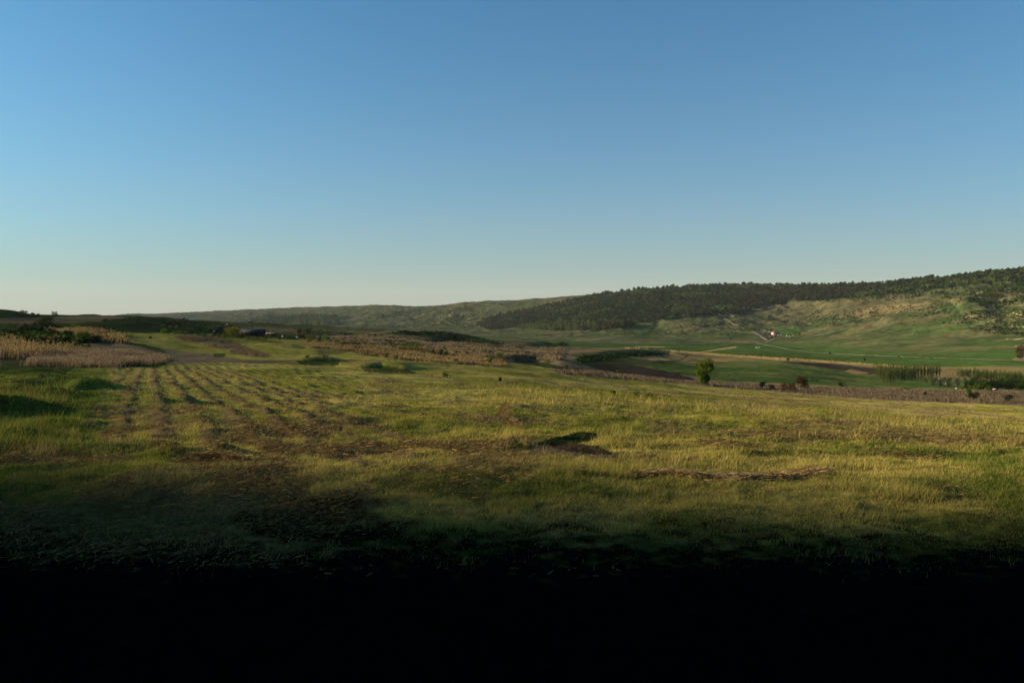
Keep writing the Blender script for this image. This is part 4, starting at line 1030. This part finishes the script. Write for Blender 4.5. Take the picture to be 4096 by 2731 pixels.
ribbon('dirt_road', 'pale dirt road along the foot of the hill', [(2880, 1379), (2960, 1373), (3020, 1371), (3060, 1379), (3110, 1389), (3160, 1400), (3250, 1410), (3400, 1419), (3600, 1428), (3800, 1435), (4096, 1445), (4400, 1452)], 2.8, DIRT, 350, .35)
ribbon('farm_track', 'rutted pale track climbing from the road to the wood', [(3066, 1361), (3035, 1340), (3008, 1325)], 4.5, DIRT, 900, .4)
ribbon('hill_path', 'worn path up to the wood', [(2975, 1314), (2950, 1302), (2930, 1296), (2915, 1282), (2880, 1268), (2866, 1263)], 3.0, DIRT, 900, .4)
ribbon('farm_lane', 'narrow lane past the farm garden', [(3062, 1370), (3095, 1356), (3125, 1350), (3160, 1345), (3205, 1337)], 2.2, DIRT, 900, .4)
for k, off in enumerate((-5, 5)):
    ribbon('wheel_rut', 'wheel rut of the track dropping from the ridge through dry grass', [(2283 + off, 1382), (2268 + off, 1402), (2250 + off * 1.2, 1425), (2244 + off * 1.4, 1440)], .55, DARKT, 150, .06)
    ribbon('wheel_rut', 'wheel rut curving along the bare terrace', [(2560, 1452 + off * .35), (2640, 1448 + off * .35), (2710, 1443 + off * .3), (2735 + off * .3, 1433), (2752 + off * .5, 1418)], .6, DARKT, 200, .06)
    ribbon('wheel_rut', 'grey wheel rut across the tall grass', [(2290, 1515 + off * .7), (2420, 1540 + off * .8), (2520, 1566 + off)], .10, solid_mat('rut_grey', (.16, .14, .11), .95, .3, 3), 20, .02)

# ------------------------------------------------------------------ buildings and small things
def box_bm(VV, FF, c, s, rz=0):
    o = len(VV); ca, sa_ = math.cos(rz), math.sin(rz)
    for dx in (-.5, .5):
        for dy in (-.5, .5):
            for dz in (-.5, .5):
                x, y = dx * s[0], dy * s[1]
                VV.append((c[0] + x * ca - y * sa_, c[1] + x * sa_ + y * ca, c[2] + dz * s[2]))
    for f in ((0, 1, 3, 2), (4, 6, 7, 5), (0, 4, 5, 1), (2, 3, 7, 6), (0, 2, 6, 4), (1, 5, 7, 3)): FF.extend([o + k for k in f])
def boxes(name, lst, mat, parent=None):
    VV, FF = [], []
    for b in lst: box_bm(VV, FF, *b)
    return add(name, mesh_from(name, VV, FF, 4, None, mat), parent)
def gable_walls(L, Wd, H, RH):
    """walls with gable ends, ridge along x"""
    a, b = L / 2, Wd / 2
    V_ = [(-a, -b, -.6), (a, -b, -.6), (a, b, -.6), (-a, b, -.6), (-a, -b, H), (a, -b, H), (a, b, H), (-a, b, H), (-a, 0, H + RH), (a, 0, H + RH)]
    T_ = [0, 1, 5, 0, 5, 4, 2, 3, 7, 2, 7, 6, 3, 0, 4, 3, 4, 7, 7, 4, 8, 1, 2, 6, 1, 6, 5, 5, 6, 9]
    return V_, T_
def roof_mesh(L, Wd, H, RH, t=.18, ov=.4):
    a, b = L / 2 + ov, Wd / 2 + ov; d = RH / (Wd / 2) * ov
    V_ = []
    for z_ in (0, t):
        for x_ in (-a, a): V_ += [(x_, -b, H - d + z_), (x_, 0, H + RH + z_), (x_, b, H - d + z_)]
    Fq = [0, 1, 4, 3, 1, 2, 5, 4, 6, 9, 10, 7, 7, 10, 11, 8, 0, 3, 9, 6, 2, 8, 11, 5, 0, 6, 7, 1, 1, 7, 8, 2, 3, 4, 10, 9, 4, 5, 11, 10]
    return V_, Fq
WHITE = solid_mat('white_render', (.60, .56, .48), .8, .1, 1)
REDROOF = solid_mat('red_tiles', (.30, .055, .035), .8, .2, 2)
DKWOOD = solid_mat('dark_wood', (.035, .018, .014), .85, .3, 2)
RUST = solid_mat('rusty_sheet', (.16, .035, .018), .8, .35, 1.5)
SLATE = solid_mat('slate_sheet', (.02, .024, .03), .7, .2, 1)
GLASS = solid_mat('window_glass', (.02, .025, .03), .2, .1)
GREYM = solid_mat('grey_net', (.12, .14, .15), .7, .2)
def building(name, label, cat, u, v, ymin, L, Wd, H, RH, rz, wm, rm, windows=(), door=None, chimney=False, loc=None):
    x, y, z = loc or ground(u, v, ymin)
    e = empty(name, (x, y, z), rz, label=label, cat=cat)
    V_, T_ = gable_walls(L, Wd, H, RH); add('wall', mesh_from('wall', V_, T_, 3, None, wm), e)
    V_, Q_ = roof_mesh(L, Wd, H, RH); r = add('roof', mesh_from('roof', V_, Q_, 4, None, rm), e)
    if chimney: boxes('chimney', [((L * .2, .3, H + RH + .2), (.5, .5, 1.3))], wm, r)
    for (wx, wz, ww, wh) in windows:
        f = boxes('window', [((wx, -Wd / 2 - .03, wz), (ww + .2, .06, wh + .2))], DKWOOD, e)
        boxes('pane', [((wx, -Wd / 2 - .075, wz), (ww, .03, wh))], GLASS, f)
    if door: boxes('door', [((door, -Wd / 2 - .04, 1.0), (1.0, .08, 2.0))], DKWOOD, e)
    return e, (x, y, z)
h0, p0 = building('farmhouse', 'white farmhouse with a red tiled roof at the foot of the hill', 'house', 3096, 1338, 900, 6.4, 5.2, 3.4, 1.9, R(-38), WHITE, REDROOF,
                  [(-1.8, 1.9, .8, 1.0), (1.9, 1.9, .8, 1.0)], 0.2, True)
building('outbuilding', 'small white outbuilding with a red brown gable right of the farmhouse', 'shed', 3113, 1338, 900, 3.2, 3.4, 2.4, 1.2, R(-50), WHITE, RUST, [(0.6, 1.4, .6, .6)], -.8)
b0, _ = building('barn', 'long low dark barn with a rusty red left wall and slate coloured roof', 'barn', 1012, 1343, 200, 8.6, 4.2, 1.5, .9, R(4), DKWOOD, SLATE, [(2.0, .9, .7, .5)], None)
boxes('rusty_panel', [((-3.7, -2.16, .7), (1.3, .06, 1.4)), ((-2.2, -2.16, .7), (1.1, .06, 1.3))], RUST, b0)
x, y, z = ground(1080, 1341, 250)
e = empty('farm_trailer', (x, y, z), R(3), label='low red farm trailer heaped with white sacks right of the barn', cat='trailer')
boxes('trailer_bed', [((0, 0, .55), (4.0, 1.6, .45))], RUST, e)
for dx in (-1.3, -.4, .6, 1.5):
    boxes('sack', [((dx, random.uniform(-.3, .3), .95), (.75, .6, .35), random.uniform(-.5, .5))], WHITE, e)
for dx in (-1.2, 1.2):
    v_, f_ = tube([(dx, -.95, .35), (dx, -.80, .35)], [.35, .35], 12)
    w_ = add('wheel', mesh_from('wheel', v_, f_, 4, None, SLATE), e)
def post(name, label, u, v, ymin, hpx, w, mat, cat='post', lean=0):
    x, y, z = ground(u, v, ymin); h = hpx * y / F
    v_, f_ = tube([(0, 0, -.3), (lean * h * .5, 0, h * .5), (lean * h, 0, h)], [w, w * .95, w * .85], 8)
    o = add(name, mesh_from(name, v_, f_, 4, None, mat)); o.location = (x, y, z)
    return tag(o, label, cat)
TIMBER = solid_mat('old_timber', (.08, .06, .04), .9, .3)
post('fence_post', 'left of two squat dark posts on the grass below the willow bush', 914, 1369, 80, 7, .16, DKWOOD)
post('fence_post', 'right of two squat dark posts on the grass below the willow bush', 927, 1369, 80, 7, .16, DKWOOD)
post('pole', 'thin wooden pole in the rough field at the right below the road', 3943, 1472, 300, 17, .10, TIMBER, 'pole')
post('marker_post', 'left of two thin white posts at the right end of the near plantation block', 3737, 1519, 250, 5, .07, WHITE)
post('marker_post', 'right of two thin white posts at the right end of the near plantation block', 3755, 1516, 250, 5, .07, WHITE)
post('marker_post', 'short white post alone in the orchard', 3783, 1537, 250, 5, .08, WHITE)
post('stake', 'thin pale stake in the purple strip beside the open branched shrub', 3062, 1559, 90, 18, .03, WHITE, 'stake')
x, y, z = ground(872, 1340, 200)
e = empty('leaning_screen', (x, y, z), R(20), label='dark leaning screen rising to the right above the willow bush', cat='screen')
VV = [(-1.2, 0, -.1), (1.4, .6, 1.6), (1.5, .6, 2.7), (-1.2, 0, 1.2), (-1.2, .08, -.1), (1.4, .68, 1.6), (1.5, .68, 2.7), (-1.2, .08, 1.2)]
add('sheet', mesh_from('sheet', VV, [0, 1, 2, 3, 4, 7, 6, 5, 0, 4, 5, 1, 3, 2, 6, 7, 0, 3, 7, 4, 1, 5, 6, 2], 4, None, SLATE), e)
boxes('prop', [((0.2, .9, .6), (.12, .12, 2.2)), ((1.2, .9, 1.0), (.12, .12, 3.0))], TIMBER, e)
x, y, z = ground(1190, 1356, 200)
e = empty('netting_panel', (x, y, z), R(-15), label='blue grey netting panel standing in the grass right of the barn', cat='panel')
boxes('frame', [((-1.1, 0, .6), (.08, .08, 1.4)), ((1.1, 0, .4), (.08, .08, 1.1)), ((0, 0, 1.05), (2.2, .06, .08), 0)], TIMBER, e)
VV = [(-1.1, .02, 0), (1.1, .02, 0), (1.1, .02, .85), (-1.1, .02, 1.25), (-1.1, .06, 0), (1.1, .06, 0), (1.1, .06, .85), (-1.1, .06, 1.25)]
add('net', mesh_from('net', VV, [0, 1, 2, 3, 4, 7, 6, 5, 0, 4, 5, 1, 3, 2, 6, 7, 0, 3, 7, 4, 1, 5, 6, 2], 4, None, GREYM), e)
def small_box(name, label, cat, u, v, ymin, s, mat, lidmat, rz=0.2):
    x, y, z = ground(u, v, ymin)
    e = empty(name, (x, y, z), rz, label=label, cat=cat)
    boxes('body', [((0, 0, s[2] * .45), (s[0], s[1], s[2] * .8))], mat, e)
    boxes('lid', [((0, 0, s[2] * .92), (s[0] * 1.1, s[1] * 1.1, s[2] * .14))], lidmat, e)
    return e
small_box('white_tank', 'small white tank on the grass left of the dark thicket', 'tank', 3828, 1556, 200, (.8, .6, .4), DIRT, WHITE)
small_box('red_cart', 'small red garden cart with a white top showing over the purple strip', 'cart', 3982, 1563, 200, (1.2, .7, .6), RUST, WHITE)
small_box('white_box', 'lone white box high on the brown left ridge', 'box', 908, 1299, 300, (.9, .7, .7), WHITE, WHITE)
small_box('white_box', 'white box on the grass right of the farm trailer', 'box', 1130, 1349, 200, (.6, .5, .8), WHITE, WHITE)
small_box('beehive', 'white hive left of the two light green farm trees', 'beehive', 3148, 1345, 900, (1.8, 1.2, 1.6), WHITE, WHITE)
small_box('beehive', 'cream hive with a brown lid beneath the two light green farm trees', 'beehive', 3159, 1347, 900, (2.2, 1.2, 1.3), WHITE, DIRT)
small_box('beehive', 'low white hive between the farm trees and the tallest tree', 'beehive', 3171, 1344, 900, (1.8, 1.2, .9), WHITE, WHITE)

def sheep(u, v, label, rz):
    x, y, z = ground(u, v, 500)
    me = bpy.data.meshes.new('sheep'); vs = [(-.5, 0, .62), (-.15, 0, .66), (.3, 0, .66), (.55, 0, .85), (.75, 0, .88)]
    ed = [(0, 1), (1, 2), (2, 3), (3, 4)]; rad = [.22, .28, .26, .14, .10]
    for i, dx in enumerate((-.45, .3)):
        for sy in (-.14, .14):
            b = len(vs); vs += [(dx, sy, .4), (dx + (.05 if i == 0 else -.02), sy, .2), (dx, sy, .0)]; ed += [(0 if i == 0 else 2, b), (b, b + 1), (b + 1, b + 2)]; rad += [.09, .05, .045]
    me.from_pydata(vs, ed, [])
    o = add('sheep', me); o.location = (x, y, z); o.rotation_euler = (0, 0, rz)
    sk = o.modifiers.new('skin', 'SKIN')
    for i, r in enumerate(rad): me.skin_vertices[0].data[i].radius = (r, r)
    me.skin_vertices[0].data[0].use_root = True
    o.modifiers.new('sub', 'SUBSURF').levels = 1
    me.materials.append(solid_mat('fleece', (.6, .54, .42), .95, .15, 6))
    return tag(o, label, 'sheep', 'sheep in the far green field')
sheep(3024, 1392, 'pale sheep, leftmost of the little flock in the far green field', .3)
sheep(3028, 1391, 'pale sheep, second from the left of the little flock', 2.4)
sheep(3033, 1393, 'pale sheep standing lowest in the little flock', 0.1)
sheep(3038, 1391, 'pale sheep, rightmost of the little flock in the far green field', -.4)

# ------------------------------------------------------------------ thin evening air
HZ = boxes('haze', [((0, 7400, 210), (36000, 15600, 800))], None)
hm, hnt, hout = new_mat('haze')
hv = hnt.nodes.new('ShaderNodeVolumePrincipled')
hv.inputs['Color'].default_value = (.93, .95, .97, 1)
hv.inputs['Density'].default_value = 1.9e-5
hv.inputs['Anisotropy'].default_value = 0.0
hnt.links.new(hv.outputs[0], hout.inputs['Volume'])
HZ.data.materials.append(hm)
tag(HZ, kind='stuff')
